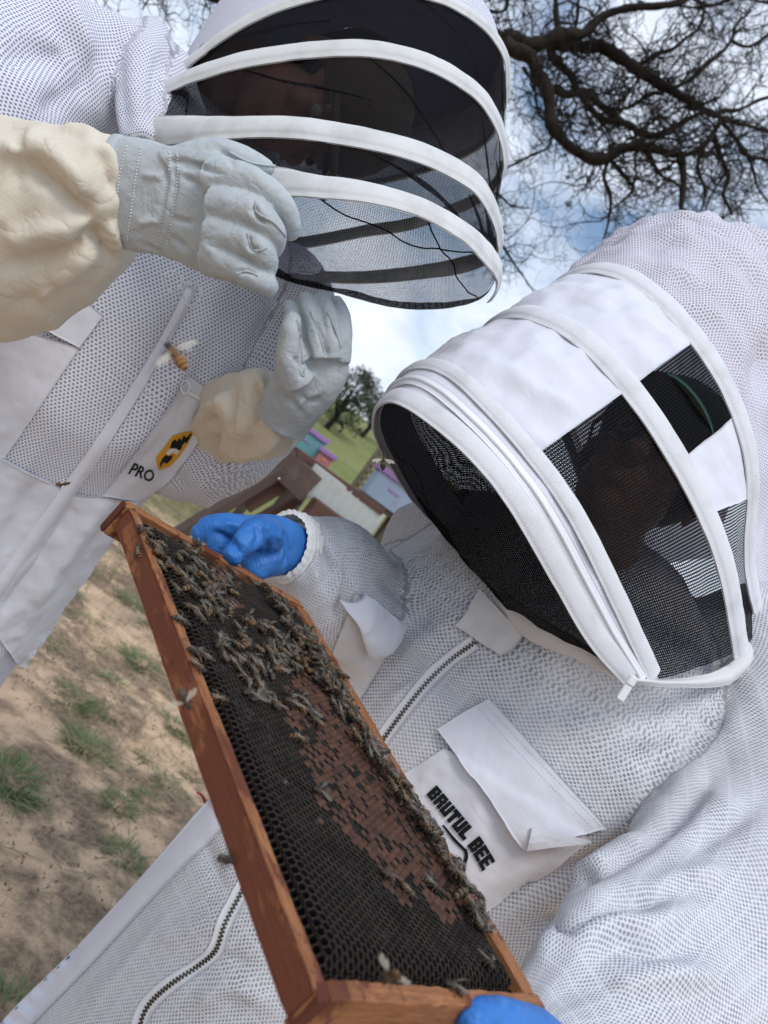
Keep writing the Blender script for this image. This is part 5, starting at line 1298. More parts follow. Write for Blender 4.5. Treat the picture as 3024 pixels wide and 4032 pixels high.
# emblem: gold hexagon with dark dripping honeycomb and a white band, lettering below
emb = polyfig('emblem', bp, [(613, 1800), (650, 1755), (681, 1714), (722, 1702), (768, 1694), (738, 1748), (708, 1795), (668, 1836), (624, 1850)], MT['yellow'], pk, off=.0006)
polyfig('emblem_comb', bp, [(668, 1762), (676, 1736), (690, 1728), (694, 1738), (704, 1722), (712, 1733), (722, 1712), (732, 1722), (748, 1704), (754, 1706), (732, 1745), (706, 1772), (690, 1762)], MT['thread_black'], emb, off=.0014)
polyfig('emblem_band', bp, [(652, 1782), (668, 1764), (690, 1764), (704, 1774), (694, 1787), (676, 1778), (660, 1790)], MT['plastic'], emb, off=.0015)
polyfig('emblem_bee', bp, [(628, 1826), (640, 1800), (652, 1790), (664, 1794), (680, 1790), (672, 1806), (656, 1822), (640, 1818), (630, 1838)], MT['thread_black'], emb, off=.0014)
gv, gf = glyphs('PRO', .012); bs = bvh_of(pk, sk2)
flat_on('lettering', bs, quad_map([(503, 1864), (597, 1899), (612, 1857), (529, 1820)], gv), gf, MT['thread_black'], pk, off=.0008)
# hem seams
seam('waist_seam', bvh_of(sk1), [(-100, 1768), (0, 1806), (110, 1864), (200, 1904)], MT['cotton'], sk1)
# hanging cord loops at the top of the zip
for (u, v, a, b, z) in ((685, 1110, 33, 40, .99), (757, 1160, 36, 44, 1.0)):
    c0 = P(u, v, z - .02); mk('cord_loop', *tube(c0 + np.stack([np.cos(th)] * 3, -1) * RT * a * z / F + np.stack([np.sin(th)] * 3, -1) * (UP * b * z / F) + np.stack([np.sin(th * 2)] * 3, -1) * FW * .006, .0013, 6), MT['plastic'], LP)

# gauntlet sleeves of the gloves
g1 = Body([Loft([(500, 765, .765, 195, .85), (430, 775, .765, 235, .8), (330, 810, .77, 285, .75), (200, 850, .785, 345, .7), (0, 905, .81, 410, .65), (-220, 960, .85, 420, .65)], 50, [(10, 8, .008, 12), (22, 16, .003, 13)])], .0042, 3)
g1.folds([([(395, 575), (420, 680), (460, 760)], 24, -0.0128), ([(450, 590), (430, 560), (400, 540)], 24, 0.0045), ([(70, 620), (210, 720), (310, 800), (365, 875)], 34, -0.0150), ([(150, 560), (270, 660), (380, 800)], 38, 0.0120),
          ([(365, 880), (385, 960), (450, 1020)], 22, -0.0180), ([(0, 1058), (180, 1005), (300, 950), (368, 895)], 26, -0.0120), ([(0, 960), (160, 920), (330, 900)], 40, 0.0090), ([(100, 1180), (250, 1090), (380, 985)], 34, 0.0105),
          ([(0, 560), (90, 600), (160, 500)], 30, 0.0090), ([(60, 740), (75, 620), (60, 520)], 24, -0.0075), ([(240, 500), (330, 520), (390, 560)], 26, 0.0090), ([(420, 880), (440, 900), (460, 990)], 16, 0.0120), ([(30, 1230), (150, 1160), (260, 1130)], 26, -0.0075)])
o_g1 = g1.build('gauntlet_sleeve', MT['canvas'], LP, label='bunched cream canvas gauntlet sleeve')
g2 = Body([Loft([(1150, 1590, .935, 100, .85), (1075, 1615, .955, 160, .8), (975, 1640, 1.03, 172, .6), (880, 1668, 1.10, 172, .42), (790, 1695, 1.15, 170, .32), (690, 1730, 1.17, 165, .28), (600, 1770, 1.19, 140, .28)], 40, [(12, 9, .008, 14), (26, 14, .003, 15)])], .0042, 3)
g2.folds([([(1060, 1450), (1070, 1530), (1100, 1620), (1120, 1680)], 14, -.020), ([(1020, 1470), (1040, 1570), (1075, 1680)], 18, .016), ([(985, 1490), (1000, 1600), (990, 1720)], 15, -.016), ([(880, 1530), (930, 1640), (960, 1740)], 22, .018), ([(920, 1510), (900, 1640), (880, 1740)], 16, -.014), ([(820, 1620), (840, 1700), (830, 1770)], 20, -.016), ([(860, 1560), (800, 1640), (740, 1740)], 18, .012), ([(1110, 1690), (1050, 1760), (930, 1795)], 26, .012), ([(780, 1660), (800, 1740), (760, 1790)], 20, .007)])
g2.build('gauntlet_sleeve', MT['canvas'], LP)

# gloves
def G(*r): return list(r)
hb, ho1 = hand('glove', [(478, 762, .755, 205, .42), (560, 775, .748, 212, .40), (640, 795, .742, 203, .36), (730, 815, .735, 212, .34), (820, 840, .727, 225, .28), (895, 865, .722, 215, .22), (945, 880, .720, 195, .18)],
    [[(680, 680, .735, .022), (790, 622, .730, .0165), (880, 605, .728, .0130), (965, 630, .730, .0118), (1020, 652, .735, .0105), (1062, 664, .74, .0075)],
     [(830, 720, .715, .020), (950, 712, .703, .0165), (1050, 752, .698, .0128), (1110, 810, .703, .0116), (1138, 880, .716, .0106), (1142, 922, .728, .0085)],
     [(850, 820, .708, .020), (965, 832, .694, .0160), (1045, 872, .690, .0128), (1078, 925, .699, .0118), (1072, 968, .716, .0108), (1045, 985, .730, .009)],
     [(840, 920, .710, .020), (945, 945, .698, .0155), (1020, 985, .695, .0125), (1048, 1032, .705, .0115), (1038, 1068, .721, .0105), (1010, 1080, .733, .009)],
     [(830, 1010, .716, .019), (910, 1045, .706, .0145), (985, 1088, .703, .0118), (1045, 1112, .711, .0108), (1062, 1132, .725, .009)]],
    MT['leather'], LP, vox=.0017, sm=2, folds=[([(640, 600), (655, 700), (640, 800), (625, 900), (600, 1010)], 9, -.0035), ([(676, 610), (690, 700), (680, 800), (660, 900), (640, 1010)], 9, -.003), ([(690, 640), (760, 660), (830, 640)], 12, -.004), ([(700, 690), (770, 720), (800, 760)], 14, -.003), ([(680, 860), (760, 880)], 12, -.003), ([(670, 930), (740, 980)], 14, -.003), ([(560, 690), (640, 700)], 14, .003), ([(540, 880), (630, 870)], 14, .003),
      ([(640, 640), (720, 635), (800, 660), (880, 690)], 10, -.004), ([(1000, 800), (1010, 850), (1050, 880)], 8, -.006), ([(980, 920), (985, 975), (1020, 985)], 8, -.006), ([(930, 1075), (970, 1070), (1010, 1075)], 7, -.005), ([(860, 590), (900, 620), (920, 660)], 10, -.003), ([(790, 950), (850, 1000)], 20, .003), ([(560, 960), (640, 1000)], 12, -.003)], extra=[[(462, 762, .757, 212, .45), (490, 764, .754, 211, .44)]])
bg1 = hb.bvh
stitches('cuff_stitching', bg1, [[(500, 575), (470, 700), (462, 830), (458, 950)], [(555, 580), (535, 700), (515, 850), (500, 960)], [(668, 600), (665, 700), (650, 800), (632, 900), (610, 1000)], [(700, 612), (700, 700), (688, 800), (670, 900), (650, 1005)]], MT['thread'], ho1, 13, 8, .0006, .0006)
for ln in ([(905, 600), (985, 640), (1085, 655)], [(1010, 795), (1005, 825), (1030, 850), (1080, 880), (1125, 930)], [(975, 920), (985, 965), (1010, 990), (1050, 975)], [(930, 1080), (970, 1068), (1015, 1085)]): seam('finger_seam', bg1, ln, MT['leather'], ho1, .0013, .0002)
hb2, ho2 = hand('glove', [(1118, 1645, .925, 112, .75), (1165, 1565, .90, 122, .62), (1230, 1465, .88, 135, .46), (1255, 1370, .872, 122, .34), (1262, 1320, .87, 105, .3)],
    [[(1175, 1500, .868, .021), (1135, 1420, .850, .0150), (1140, 1330, .840, .0118), (1150, 1270, .840, .0108), (1152, 1245, .842, .0085)],
     [(1200, 1430, .862, .0145), (1180, 1330, .860, .0108), (1152, 1240, .864, .0100), (1140, 1195, .870, .0082)],
     [(1250, 1410, .858, .0145), (1242, 1310, .852, .0108), (1215, 1215, .856, .0100), (1200, 1165, .864, .0082)],
     [(1300, 1410, .863, .0140), (1303, 1310, .856, .0106), (1284, 1215, .862, .0100), (1262, 1170, .872, .0082)],
     [(1335, 1420, .873, .0130), (1352, 1330, .866, .0102), (1345, 1240, .873, .0096), (1322, 1185, .885, .0082)]],
    MT['leather'], LP, vox=.0017, sm=2, folds=[([(1150, 1400), (1185, 1440), (1190, 1500)], 9, -.005), ([(1180, 1280), (1220, 1400), (1235, 1450)], 8, -.005), ([(1240, 1250), (1280, 1370), (1290, 1420)], 8, -.005), ([(1300, 1240), (1330, 1340)], 8, -.004), ([(1110, 1560), (1160, 1590), (1200, 1640)], 10, -.004), ([(1080, 1560), (1110, 1500)], 12, .003), ([(1180, 1560), (1240, 1580), (1270, 1560)], 10, -.004), ([(1160, 1620), (1200, 1570), (1260, 1540)], 9, .003)], extra=[[(1104, 1668, .93, 112, .78), (1122, 1640, .925, 112, .76)]])
for ln in ([(1170, 1260), (1185, 1350), (1195, 1430)], [(1225, 1230), (1262, 1330), (1280, 1400)], [(1290, 1230), (1325, 1310), (1342, 1370)], [(1175, 1450), (1195, 1480), (1205, 1440)]): seam('finger_seam', hb2.bvh, ln, MT['leather'], ho2, .0012, .0002)

# head with brown cap inside the veil
hc = P(1235, 400, 1.10)
hd, cp, W = head(LP, hc, c2w(np.array([.96, .12, .15])), c2w(np.array([-.05, .85, -.52])), MT['skin'], MT['cap'], MT['cap_dark'])
bc = bvh_of(cp)
polyfig('cap_script', bc, [(1672, 462), (1710, 432), (1738, 418), (1752, 390), (1766, 398), (1752, 420), (1772, 404), (1790, 372), (1800, 384), (1776, 430), (1742, 440), (1700, 470), (1684, 508), (1672, 500)], MT['thread_black'], cp, off=.002)

# veil: four hoops, black net between them, white cloth at the back of the hood
H0 = [(690, 330, 1.10), (770, 150, 1.12), (980, -120, 1.13), (1350, -300, 1.15), (1720, -190, 1.20), (1900, 0, 1.26), (1960, 130, 1.32), (1960, 260, 1.38), (1850, 420, 1.46), (1500, 540, 1.52), (1150, 620, 1.48), (850, 740, 1.34)]
H1 = [(668, 355, 1.03), (756, 258, 1.02), (966, 102, 1.0), (1185, 12, 1.0), (1450, -40, 1.01), (1715, 2, 1.04), (1886, 96, 1.09), (1972, 210, 1.15), (1985, 300, 1.20), (1976, 400, 1.26), (1890, 560, 1.33), (1600, 680, 1.38), (1300, 730, 1.38), (900, 790, 1.28)]
H2 = [(612, 385, .985), (756, 312, .955), (1000, 240, .93), (1316, 203, .92), (1506, 210, .93), (1696, 262, .95), (1855, 357, .99), (1937, 460, 1.04), (1972, 570, 1.10), (1970, 660, 1.16), (1890, 770, 1.24), (1633, 872, 1.28), (1443, 903, 1.3), (1158, 954, 1.28), (880, 960, 1.2)]
H3 = [(590, 520, .95), (820, 514, .89), (1094, 510, .86), (1253, 524, .85), (1506, 570, .85), (1696, 628, .87), (1855, 718, .91), (1922, 812, .96), (1952, 905, 1.03), (1945, 975, 1.09), (1850, 1030, 1.15), (1696, 1060, 1.2), (1443, 1085, 1.21), (1190, 1075, 1.19), (930, 1030, 1.12)]
H4 = [(880, 745, .90), (1000, 728, .845), (1110, 728, .805), (1253, 745, .785), (1443, 770, .78), (1633, 822, .79), (1791, 903, .82), (1899, 994, .88), (1948, 1075, .95), (1905, 1165, 1.03), (1791, 1207, 1.08), (1633, 1216, 1.12), (1506, 1200, 1.13), (1316, 1148, 1.13), (1127, 1105, 1.1), (960, 1010, 1.06)]
LH = Hood([H0, H1, H2, H3, H4], 110)
hood = LH.panel('hood', MT['vent'], LP, 0, 1, (0, 0), (1, 1), 16, 90, label='white mesh back of the hood')
q = np.linspace(0, 1, 20)[:, None]
mk('hood_back', (LH.C[0][None] * (1 - .75 * q[..., None] ** 1.3) + (LH.C[0].mean(0) + nrm(LH.C[0].mean(0) - LH.C[1].mean(0)) * .05) * .75 * q[..., None] ** 1.3).reshape(-1, 3), gridfaces(20, 110), MT['vent'], hood, np.zeros((2200, 3)))
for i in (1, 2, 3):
    LH.panel('veil_net', MT['veil_shaded'], hood, i, i + 1, (0, 0), (.5, .5), 26, 80, push=-.001, wr=.0035, sd=i + 2); LH.panel('veil_net', MT['veil'], hood, i, i + 1, (.5, .5), (1, 1), 26, 80, push=-.001, wr=.0035, sd=i + 2)
LH.disc('veil_front', MT['veil'], hood, 4, (.0, .018, -.004), wr=.004)
for k, hw, te in ((1, .0118, 1), (2, .0155, 1), (3, .0182, 1), (4, .0176, .562)): LH.tape('hoop', MT['tape2'], hood, k, hw, 0, te, 140, .0068, .0016, .0012, {'label': None})
LH.disc('veil_hem', MT['veil_thick'], hood, 4, (.0, .026, -.004), ns=60, nd=20, wr=.006, sd=6, r0=.70)
for pts, wd in (([(2.2, .40), (2.55, .43), (2.95, .48)], .006), ([(2.05, .46), (2.4, .485), (2.85, .49)], .008), ([(3.1, .44), (3.5, .475), (3.85, .49)], .006), ([(2.1, .25), (2.45, .31), (2.9, .37)], .004), ([(1.15, .06), (1.35, .12), (1.5, .2)], .006), ([(2.1, .02), (2.4, .06), (2.8, .07)], .008),
                ([(1.3, .44), (1.6, .46), (1.9, .475)], .008), ([(3.15, .28), (3.5, .34), (3.85, .38)], .005), ([(2.15, .12), (2.4, .18), (2.55, .27)], .004), ([(3.2, .40), (3.45, .42), (3.8, .44)], .005), ([(1.1, .30), (1.5, .36), (1.9, .40)], .004)): fold_band(LH, hood, pts, wd)
for (ta, tb, sg) in ((.16, .43, .012), (.30, .60, .01)):
    pa, pb = LH.at(np.array([4.]), np.array([ta]))[0], LH.at(np.array([4.]), np.array([tb]))[0]
    t = np.linspace(0, 1, 24)[:, None]; pp = pa * (1 - t) + pb * t + c2w(np.array([0, sg + .006, -.003])) * np.sin(np.pi * t) + .004 * np.stack([vnoise(np.repeat(t * 5 + k, 3, 1), 3 + k) for k in range(3)], -1).reshape(24, 3)
    mk('net_gather', *tube(pp, .0009, 5), MT['veil_thick'], hood)
# ================================================================== right beekeeper
RP = empty('person', P(800, 4600, 1.0) * np.array([1, 1, 0]), 'person in a loose white net suit and zipped hood holding the frame in blue gloves', 'person')
rt = Loft([(2420, 2330, 1.14, 300, .8), (2230, 2560, 1.02, 760, .5), (1960, 2930, 1.0, 860, .46), (1520, 3380, .98, 700, .5), (1060, 3790, .95, 600, .55), (640, 4260, .95, 580, .6), (350, 4650, .97, 540, .65)], 160, [(4, 3, .012, 22), (10, 5, .004, 23), (28, 16, .001, 24)])
ra = Loft([(2780, 2480, 1.08, 330, .8), (2990, 2800, .98, 400, .75), (3020, 3250, .86, 440, .7), (2880, 3600, .75, 470, .7), (2580, 3850, .66, 440, .7), (2330, 3960, .60, 350, .75), (2160, 4040, .56, 220, .85), (2080, 4090, .535, 150, .9)], 180, [(5, 7, .011, 25), (12, 12, .004, 26), (30, 20, .0012, 27)])
rf = Loft([(1720, 2330, 1.14, 250, .8), (1520, 2410, 1.05, 240, .85), (1370, 2370, .98, 235, .9), (1250, 2230, .93, 232, .85), (1175, 2170, .90, 175, .85), (1130, 2150, .878, 112, .85)], 40, [(8, 14, .008, 28), (20, 20, .003, 29)])
sh = Loft([(1560, 2180, 1.18, 190, .8), (1800, 2220, 1.12, 300, .6), (2100, 2350, 1.06, 420, .5)], 30, [(8, 6, .006, 30)])
lg = Loft([(500, 4400, .95, 330, .9), (100, 5000, 1.0, 250, .9), (-250, 5600, 1.05, 190, .9)], 20, [(8, 8, .006, 31)])
lg2 = Loft([(800, 4500, 1.12, 330, .9), (450, 5050, 1.16, 250, .9), (150, 5550, 1.2, 190, .9)], 20, [(8, 8, .006, 32)])
RB = Body([rt, ra, rf, sh, lg, lg2], .0056, 3)
RB.folds([([(1850, 3600), (2100, 3500), (2350, 3400), (2600, 3250), (2850, 3000)], 40, -0.0195), ([(2000, 3560), (2250, 3450), (2480, 3320)], 36, 0.0091), ([(2060, 3700), (2140, 3640), (2250, 3640), (2400, 3560), (2700, 3500)], 34, -0.0143), ([(2120, 3820), (2180, 3700), (2330, 3620)], 34, 0.0104),
          ([(2200, 3720), (2420, 3640), (2560, 3640), (2750, 3560)], 30, 0.0104), ([(2280, 3800), (2450, 3720), (2600, 3760), (2800, 3700)], 30, -0.0117), ([(2500, 3560), (2700, 3450), (2900, 3450)], 40, 0.0091), ([(2350, 3900), (2600, 3840), (2850, 3850)], 40, 0.0104), ([(2150, 3950), (2300, 3880), (2500, 3920)], 26, -0.0078), ([(2700, 3350), (2850, 3250), (3000, 3150)], 44, -0.0104),
          ([(2600, 3150), (2800, 2950), (2950, 2750)], 60, 0.0091), ([(2100, 2700), (2500, 2820), (2800, 2780)], 60, -.008), ([(2450, 3000), (2650, 2950), (2850, 2800)], 50, -.010), ([(1550, 2720), (1750, 2620), (1900, 2560)], 40, -.008), ([(1500, 2800), (1620, 2700), (1780, 2600)], 30, .008), ([(1620, 2560), (1740, 2480), (1850, 2380)], 36, .008), ([(1480, 2250), (1600, 2350), (1700, 2480)], 40, -.010),
          ([(1240, 2100), (1290, 2220), (1300, 2350)], 22, -.012), ([(1200, 2080), (1235, 2200), (1240, 2320)], 20, .010), ([(1350, 2180), (1345, 2320), (1310, 2450)], 24, -.014), ([(1270, 2120), (1330, 2250), (1300, 2420)], 20, .008),
          ([(600, 3700), (780, 3650), (920, 3600)], 40, .008), ([(700, 3850), (860, 3780), (1000, 3800)], 36, -.010), ([(760, 3980), (900, 3880), (1060, 3950)], 34, .010), ([(800, 3300), (850, 3450), (900, 3500)], 26, -.008), ([(300, 4000), (500, 3800), (700, 3560)], 30, .006)])
rsuit = RB.build('suit', MT['net'], RP)
br_ = RB.bvh
# zips
zipper('front_zip', br_, [(1872, 2528), (1775, 2598), (1680, 2690), (1590, 2800), (1500, 2925), (1440, 3010)], RP, 60)
zipper('leg_zip', br_, [(985, 3450), (935, 3545), (885, 3640), (850, 3740), (770, 3810), (680, 3870), (600, 3940), (560, 4010), (545, 4100)], RP, 62)
# white edging along the hip
strip('hip_edging', br_, [(865, 3200), (740, 3330), (600, 3480), (470, 3620), (340, 3760), (220, 3880), (110, 3990), (30, 4080)], [120, 95, 85, 85, 90, 95], MT['cotton'], RP, n=70, nv=9, off=.001, th=.0016, lift=.003)
# shoulder placket and its turned flap
patch('shoulder_panel', br_, [(1395, 2330), (1360, 2430), (1320, 2540), (1290, 2640)], [(1600, 2460), (1540, 2560), (1470, 2680), (1400, 2790)], MT['cotton_soft'], RP, 36, 36, .001, .0016, .0014, 31)
patch('turned_flap', br_, [(1340, 2338), (1375, 2360), (1405, 2350), (1420, 2330)], [(1418, 2470), (1440, 2550), (1520, 2545), (1600, 2490)], MT['cotton'], RP, 30, 30, .006, .002, .003, 33, lift=lambda a, b: .012 * np.sin(np.pi * a) * np.sin(np.pi * b) + .008 * b)
# big chest pocket, flap, lettering
pq = patch('chest_pocket', br_, [(1500, 3100), (1590, 3045), (1752, 2945)], [(1880, 3610), (2120, 3450), (2330, 3300)], MT['cotton'], RP, 50, 60, .001, .002, .0013, 34, 6)
bq = bvh_of(pq)
fl = patch('pocket_flap', bvh_of(pq, rsuit), [(1726, 2874), (1840, 2800), (1929, 2749)], [(2060, 3330), (2220, 3290), (2385, 3254)], MT['cotton'], RP, 30, 50, .0035, .0022, .0012, 35, 6, lift=lambda a, b: .004 * (1 - a) + .004 * np.exp(-((a - .2) / .2) ** 2 - ((b - .95) / .1) ** 2))
bf = bvh_of(fl)
polyfig('turned_corner', bf, [(2072, 3342), (2092, 3252), (2115, 3256), (2200, 3272), (2325, 3312), (2250, 3322), (2160, 3330)], MT['cotton'], fl, off=.003, th=.002)
stitches('flap_stitching', bf, [[(1905, 2768), (2080, 2955), (2240, 3120), (2365, 3252)], [(1880, 2785), (2050, 2970), (2215, 3140), (2340, 3265)]], MT['thread'], fl, 16, 11, .0004, .0005)
stitches('pocket_stitching', bq, [[(1900, 3585), (2060, 3470), (2200, 3375), (2310, 3300)]], MT['thread'], pq, 16, 11, .0004, .0005)
BL = {'B': [(0, 0, .44, 1), (.44, .78, .94, 1), (.44, .42, .94, .58), (.44, 0, .94, .22), (.62, .22, 1, .42), (.62, .58, 1, .78)], 'R': [(0, 0, .42, 1), (.42, .78, .95, 1), (.42, .4, .95, .58), (.62, .58, 1, .78), (.58, 0, 1, .4)],
      'U': [(0, 0, .41, 1), (.57, 0, 1, 1), (.41, 0, .57, .26)], 'T': [(0, .72, 1, 1), (.28, 0, .72, .72)], 'L': [(0, 0, .46, 1), (.46, 0, 1, .28)], 'E': [(0, 0, .42, 1), (.42, .77, 1, 1), (.42, .4, .9, .6), (.42, 0, 1, .23)]}
gv = []; gf = []; xo = 0.0
for ch_ in 'BRUTUL BEE':
    for (a, b, c, d) in BL.get(ch_, ()):
        k = len(gv); gv += [(xo + a * .93, b), (xo + c * .93, b), (xo + c * .93, d), (xo + a * .93, d)]; gf.append((k, k + 1, k + 2, k + 3))
    xo += 1.0 if ch_ != ' ' else .55
gv = np.array(gv) / np.array([[xo - .07, 1.0]])
x = gv[:, 0]; base0, base1, t1_, t0_ = (1680, 3126), (1912, 3418), (1962, 3378), (1720, 3090)
uv = quad_map([base0, base1, t1_, t0_], gv); uv = uv + (np.clip(x - .72, 0, 1) ** 1.2 * 90)[:, None] * np.array([-.62, .50])
flat_on('lettering', bq, uv, gf, MT['thread_black'], pq, off=.0010, th=.0012, label='black embroidered lettering')
def inkline(pts, wd): return strip('emblem_line', bq, pts, wd, MT['thread_black'], pq, n=30, nv=3, off=.0008, th=.001)
inkline([(1745, 3247), (1785, 3300), (1830, 3346)], [6, 12, 12]); inkline([(1830, 3342), (1836, 3368), (1828, 3400), (1822, 3440), (1790, 3500)], 14)
inkline([(1690, 3262), (1715, 3252), (1732, 3266), (1730, 3296), (1722, 3325)], [10, 12, 11]); inkline([(1682, 3232), (1705, 3228), (1722, 3246)], [20, 16, 3])
# collar tab
patch('collar_tab', br_, [(1788, 2462), (1850, 2395), (1892, 2330)], [(1975, 2585), (2020, 2560), (2060, 2508)], MT['cotton_soft'], RP, 24, 24, .006, .003, .0012, 36)

# hood
R1 = [(2474, 2652, .80), (2339, 2496, .77), (2214, 2278, .75), (2048, 1997, .735), (1882, 1790, .74), (1716, 1644, .76), (1591, 1571, .79), (1523, 1582, .83), (1497, 1644, .87), (1506, 1710, .91), (1549, 1800, .95), (1643, 1950, 1.0), (1757, 2075, 1.02), (1861, 2190, 1.03)]
R1b = [(2590, 2673, .82), (2422, 2299, .77), (2266, 1997, .752), (2100, 1769, .757), (1923, 1571, .772), (1799, 1462, .80), (1695, 1432, .84), (1612, 1470, .89), (1590, 1545, .95), (1640, 1700, 1.02), (1760, 1900, 1.07), (1900, 2100, 1.1)]
R3 = [(2905, 2560, .90), (2850, 2247, .85), (2755, 1987, .83), (2599, 1707, .82), (2422, 1468, .83), (2266, 1322, .85), (2110, 1249, .89), (2007, 1249, .94), (1923, 1305, 1.0), (1880, 1400, 1.07), (1920, 1600, 1.14), (2040, 1850, 1.18), (2150, 2150, 1.18)]
R4 = [(2985, 2470, 1.0), (2935, 2200, .96), (2950, 1900, .93), (2921, 1707, .915), (2838, 1499, .91), (2703, 1301, .915), (2547, 1145, .94), (2401, 1073, .98), (2277, 1083, 1.03), (2183, 1145, 1.09), (2140, 1260, 1.16), (2170, 1500, 1.22), (2280, 1800, 1.26), (2400, 2150, 1.25)]
R5 = [(3090, 2400, 1.12), (3130, 2000, 1.08), (3120, 1700, 1.05), (3080, 1400, 1.04), (2990, 1120, 1.05), (2830, 945, 1.08), (2670, 895, 1.13), (2540, 925, 1.19), (2440, 1000, 1.25), (2390, 1150, 1.3), (2420, 1500, 1.34), (2500, 1900, 1.34), (2600, 2200, 1.3)]
R6 = [(3250, 2350, 1.22), (3340, 1950, 1.22), (3350, 1600, 1.22), (3290, 1300, 1.22), (3180, 1050, 1.24), (3030, 950, 1.27), (2880, 930, 1.30), (2760, 960, 1.34), (2680, 1080, 1.38), (2650, 1250, 1.42), (2680, 1550, 1.44), (2740, 1900, 1.42), (2800, 2200, 1.38)]
RH = Hood([R1, R1b, R3, R4, R5, R6], 110)
rh = RH.panel('hood', MT['cotton'], RP, 0, 1, (0, 0), (1, 1), 12, 120, th=.0012, wr=.001, label='white cotton band behind the hood zip')
ta = (RH.t_at(1, 2173, 1743), RH.t_at(2, 2412, 1582)); tb = (RH.t_at(2, 2526, 1494), RH.t_at(3, 2713, 1358)); tc_ = (RH.t_at(2, 2744, 1779), RH.t_at(3, 2879, 1634)); td = (RH.t_at(2, 2848, 1997), RH.t_at(3, 2916, 1956))
RH.panel('hood_panel', MT['cotton'], rh, 1, 2, ta, (.68, .68), 26, 70, wr=.004, sd=41, th=.001, puff=.004)
RH.panel('hood_panel', MT['cotton'], rh, 2, 3, tb, (.68, .68), 26, 70, wr=.005, sd=42, th=.001, puff=.006)
RH.panel('hood_panel', MT['cotton'], rh, 2, 3, td, tc_, 20, 24, wr=.003, sd=43, th=.001)
RH.panel('mesh_window', MT['veil_window'], rh, 1, 2, (0, 0), ta, 24, 50, wr=.002, sd=44)
RH.panel('mesh_window', MT['veil_window'], rh, 2, 3, tc_, tb, 20, 30, wr=.002, sd=45)
RH.panel('mesh_window', MT['veil_window'], rh, 2, 3, (0, 0), td, 20, 30, wr=.001, sd=46)
RH.panel('mesh_window', MT['veil_window'], rh, 1, 2, (.68, .68), (1, 1), 16, 40); RH.panel('mesh_window', MT['veil_window'], rh, 2, 3, (.68, .68), (1, 1), 16, 40)
RH.panel('crown_mesh', MT['crown'], rh, 3, 5, (0, 0), (1, 1), 50, 100, wr=.010, sd=47, puff=.014)
p = RH.at(np.linspace(5, 5, 1)[:, None] + np.zeros((1, 100)), np.linspace(0, 1, 100)[None]); qq = np.linspace(0, 1, 16)[:, None, None]; cc = RH.C[5].mean(0) + nrm(RH.C[5].mean(0) - RH.C[3].mean(0)) * .06
bk = p * (1 - .8 * qq ** 1.3) + cc * .8 * qq ** 1.3; mk('hood_back', bk.reshape(-1, 3), gridfaces(16, 100), MT['crown'], rh, RH.fab(bk))
RH.disc('front_mesh', MT['veil_front'], rh, 0, (-.012, .02, .004), ns=70, nd=44, wr=.007, sd=48)
RH.tape('hoop', MT['tape'], rh, 0, .0125, 0, 1, 140, .004, .0016, .002); RH.tape('hoop', MT['tape'], rh, .93, .0105, 0.01, .97, 140, .0035, .0016, .0022); RH.tape('hoop', MT['tape'], rh, 2, .0168, 0, 1, 140, .006, .0016, .002); RH.tape('hoop', MT['tape'], rh, 3, .0175, 0, 1, 140, .006, .0016, .002)
RH.tape('hood_zip', MT['nylon'], rh, .50, .0075, .0, .97, 140, .001, .0014, .0022); RH.tape('zip_coil', MT['nylon'], rh, .50, .0022, .0, .97, 160, .0022, .001, .0038)
# collar of the hood
def sheet(name, A, B, mat, parent, nu=60, nv=14, puff=.006, th=.0016, wr=.0015, sd=1):
    a = spline(PA(np.array(A, float)), nu); b = spline(PA(np.array(B, float)), nu); r = np.linspace(0, 1, nv)[None, :, None]; g = a[:, None] * (1 - r) + b[:, None] * r
    n = nrm(np.cross(np.gradient(g, axis=0), np.gradient(g, axis=1))); n = n * -np.sign((n * (g - CAM)).sum(-1).mean())
    l = puff * np.sin(np.pi * r[..., 0]) + wr * (ridge(g * 25, sd) + fbm(g * 50, 2, sd)); v, f = slab(g, n, 0, th, l); return mk(name, v, f, mat, parent, np.zeros((len(v), 3)))
sheet('collar', [(1861, 2184, 1.02), (1960, 2300, .94), (2150, 2440, .865), (2330, 2545, .82), (2474, 2655, .80), (2640, 2675, .825), (2860, 2620, .895), (2985, 2470, .985), (3090, 2390, 1.1)],
      [(1868, 2225, 1.03), (1915, 2330, .96), (2060, 2500, .89), (2260, 2590, .845), (2470, 2685, .80), (2660, 2706, .825), (2870, 2690, .895), (3010, 2560, .985), (3120, 2450, 1.1)], MT['cotton_soft'], rh, sd=51)
# zip pull
zp = P(2480, 2690, .775); ax = np.array([nrm(c2w(np.array([-.55, .83, -.1]))), nrm(c2w(np.array([.83, .55, 0]))), FW * -1.0]); ax[2] = np.cross(ax[0], ax[1])
zo = mk('zip_pull', *box(zp + ax[0] * .011, .018, .0085, .002, ax, .0008), MT['plastic'], rh, smooth=False); mk('zip_slider', *box(zp - ax[0] * .003, .011, .009, .005, ax, .0015), MT['plastic'], zo, smooth=False)

# head
hc = P(2520, 1880, 1.0)
head(RP, hc, c2w(np.array([.62, -.74, .25])), c2w(np.array([-.62, .35, -.70])), MT['skin2'], MT['cap_green'], MT['cap_green'], glasses=True)

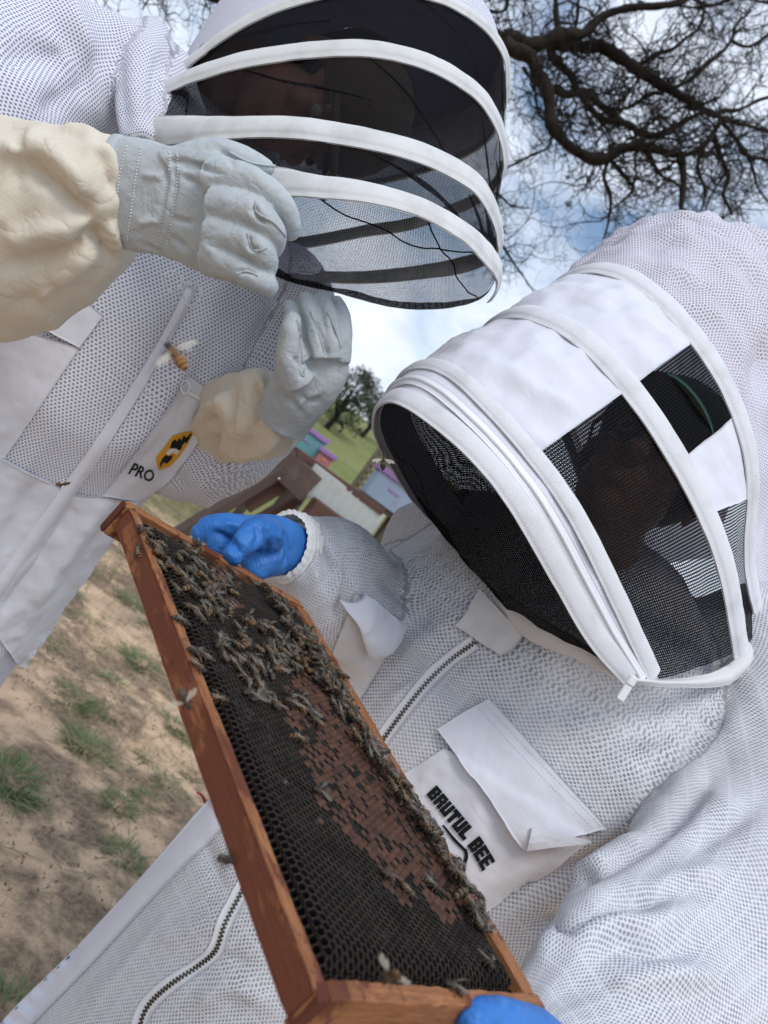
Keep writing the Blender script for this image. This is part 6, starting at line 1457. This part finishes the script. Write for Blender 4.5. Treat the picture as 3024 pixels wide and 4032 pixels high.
# blue gloves
bh, bo = hand('glove', [(1165, 2180, .885, 100, .7), (1080, 2140, .85, 112, .5), (1000, 2130, .825, 105, .42), (900, 2110, .80, 82, .36), (820, 2105, .79, 62, .34)],
    [[(1060, 2110, .825, .020), (1010, 2098, .795, .0160), (955, 2145, .772, .0128), (905, 2200, .763, .0110)], [(900, 2085, .80, .014), (835, 2080, .795, .012), (778, 2108, .795, .0095)], [(960, 2085, .81, .015), (870, 2062, .80, .012), (800, 2080, .80, .0095)],
     [(1080, 2190, .845, .022), (1030, 2215, .83, .018), (990, 2260, .82, .013)]],
    MT['rubber'], RP, folds=[([(1000, 2060), (1020, 2110), (1000, 2160)], 10, -.004), ([(1040, 2070), (1060, 2130), (1040, 2190)], 12, -.004), ([(1090, 2080), (1110, 2150), (1090, 2230)], 12, .004), ([(1120, 2080), (1135, 2160), (1120, 2240)], 9, -.004), ([(830, 2090), (900, 2120), (960, 2190)], 12, -.006), ([(870, 2060), (950, 2070)], 12, .003)], vox=.0021, wr=1.5, sm=4)
bh2, bo2 = hand('glove', [(2110, 4180, .535, 140, .7), (2080, 4230, .52, 190, .6), (1980, 4290, .50, 230, .5), (1850, 4330, .47, 200, .4)],
    [[(2130, 4110, .515, .020), (2035, 4045, .487, .0155), (1940, 4008, .466, .0118), (1860, 4010, .452, .0102), (1825, 4030, .449, .0085)], [(1900, 4300, .47, .018), (1800, 4240, .45, .014), (1750, 4180, .44, .012)]], MT['rubber'], RP, folds=[([(1900, 3930), (1925, 3990), (1900, 4030)], 12, -.002), ([(2000, 3930), (2010, 4000), (1980, 4030)], 12, -.003), ([(1960, 3930), (1970, 3990)], 12, .002)], vox=.0021, wr=1.5, sm=4)
# gathered elastic cuff round the far wrist
th = np.linspace(0, 2 * np.pi, 96, endpoint=False); q = np.linspace(0, 1, 22); ci_ = 36; g = []
for t_ in q:
    c = rf.c[-1] + rf.t[-1] * (-.022 + .030 * t_); a, b = rf.a[-2] * 1.02, rf.b[-2] * 1.02
    rr = 1 + .05 * np.sin(t_ * 22) * (1 - .3 * t_) + .016 * np.sin(th * 29 + 2 * np.sin(t_ * 9)) + .03 * vnoise(np.stack([np.cos(th) * 6, np.sin(th) * 6, 0 * th + t_ * 7], -1), 3) - .12 * (t_ > .95) - .1 * (t_ < .05)
    g.append(c + (a * rr * np.cos(th))[:, None] * rf.s[-1] + (b * rr * np.sin(th))[:, None] * rf.d[-1])
mk('cuff', np.array(g).reshape(-1, 3), gridfaces(22, 96, True), MT['knit'], RP, np.zeros((22 * 96, 3)))
# red curved hook of a hive tool tucked behind the hip
ht = empty('hive_tool', P(815, 3190, 1.05), 'red curved hook of a hive tool sticking up behind the hip', 'tool')
hp = spline(PA(np.array([(870, 3300, 1.10), (832, 3205, 1.08), (812, 3165, 1.06), (800, 3138, 1.05), (786, 3124, 1.04), (776, 3118, 1.04)], float)), 20)
mk('hook', *tube(hp, np.linspace(.0052, .0014, 20), 8), MT['red'], ht)
mk('handle', *beam(hp[0], hp[0] + (hp[0] - hp[2]) * 4, .02, .004), MT['red'], ht, smooth=False)
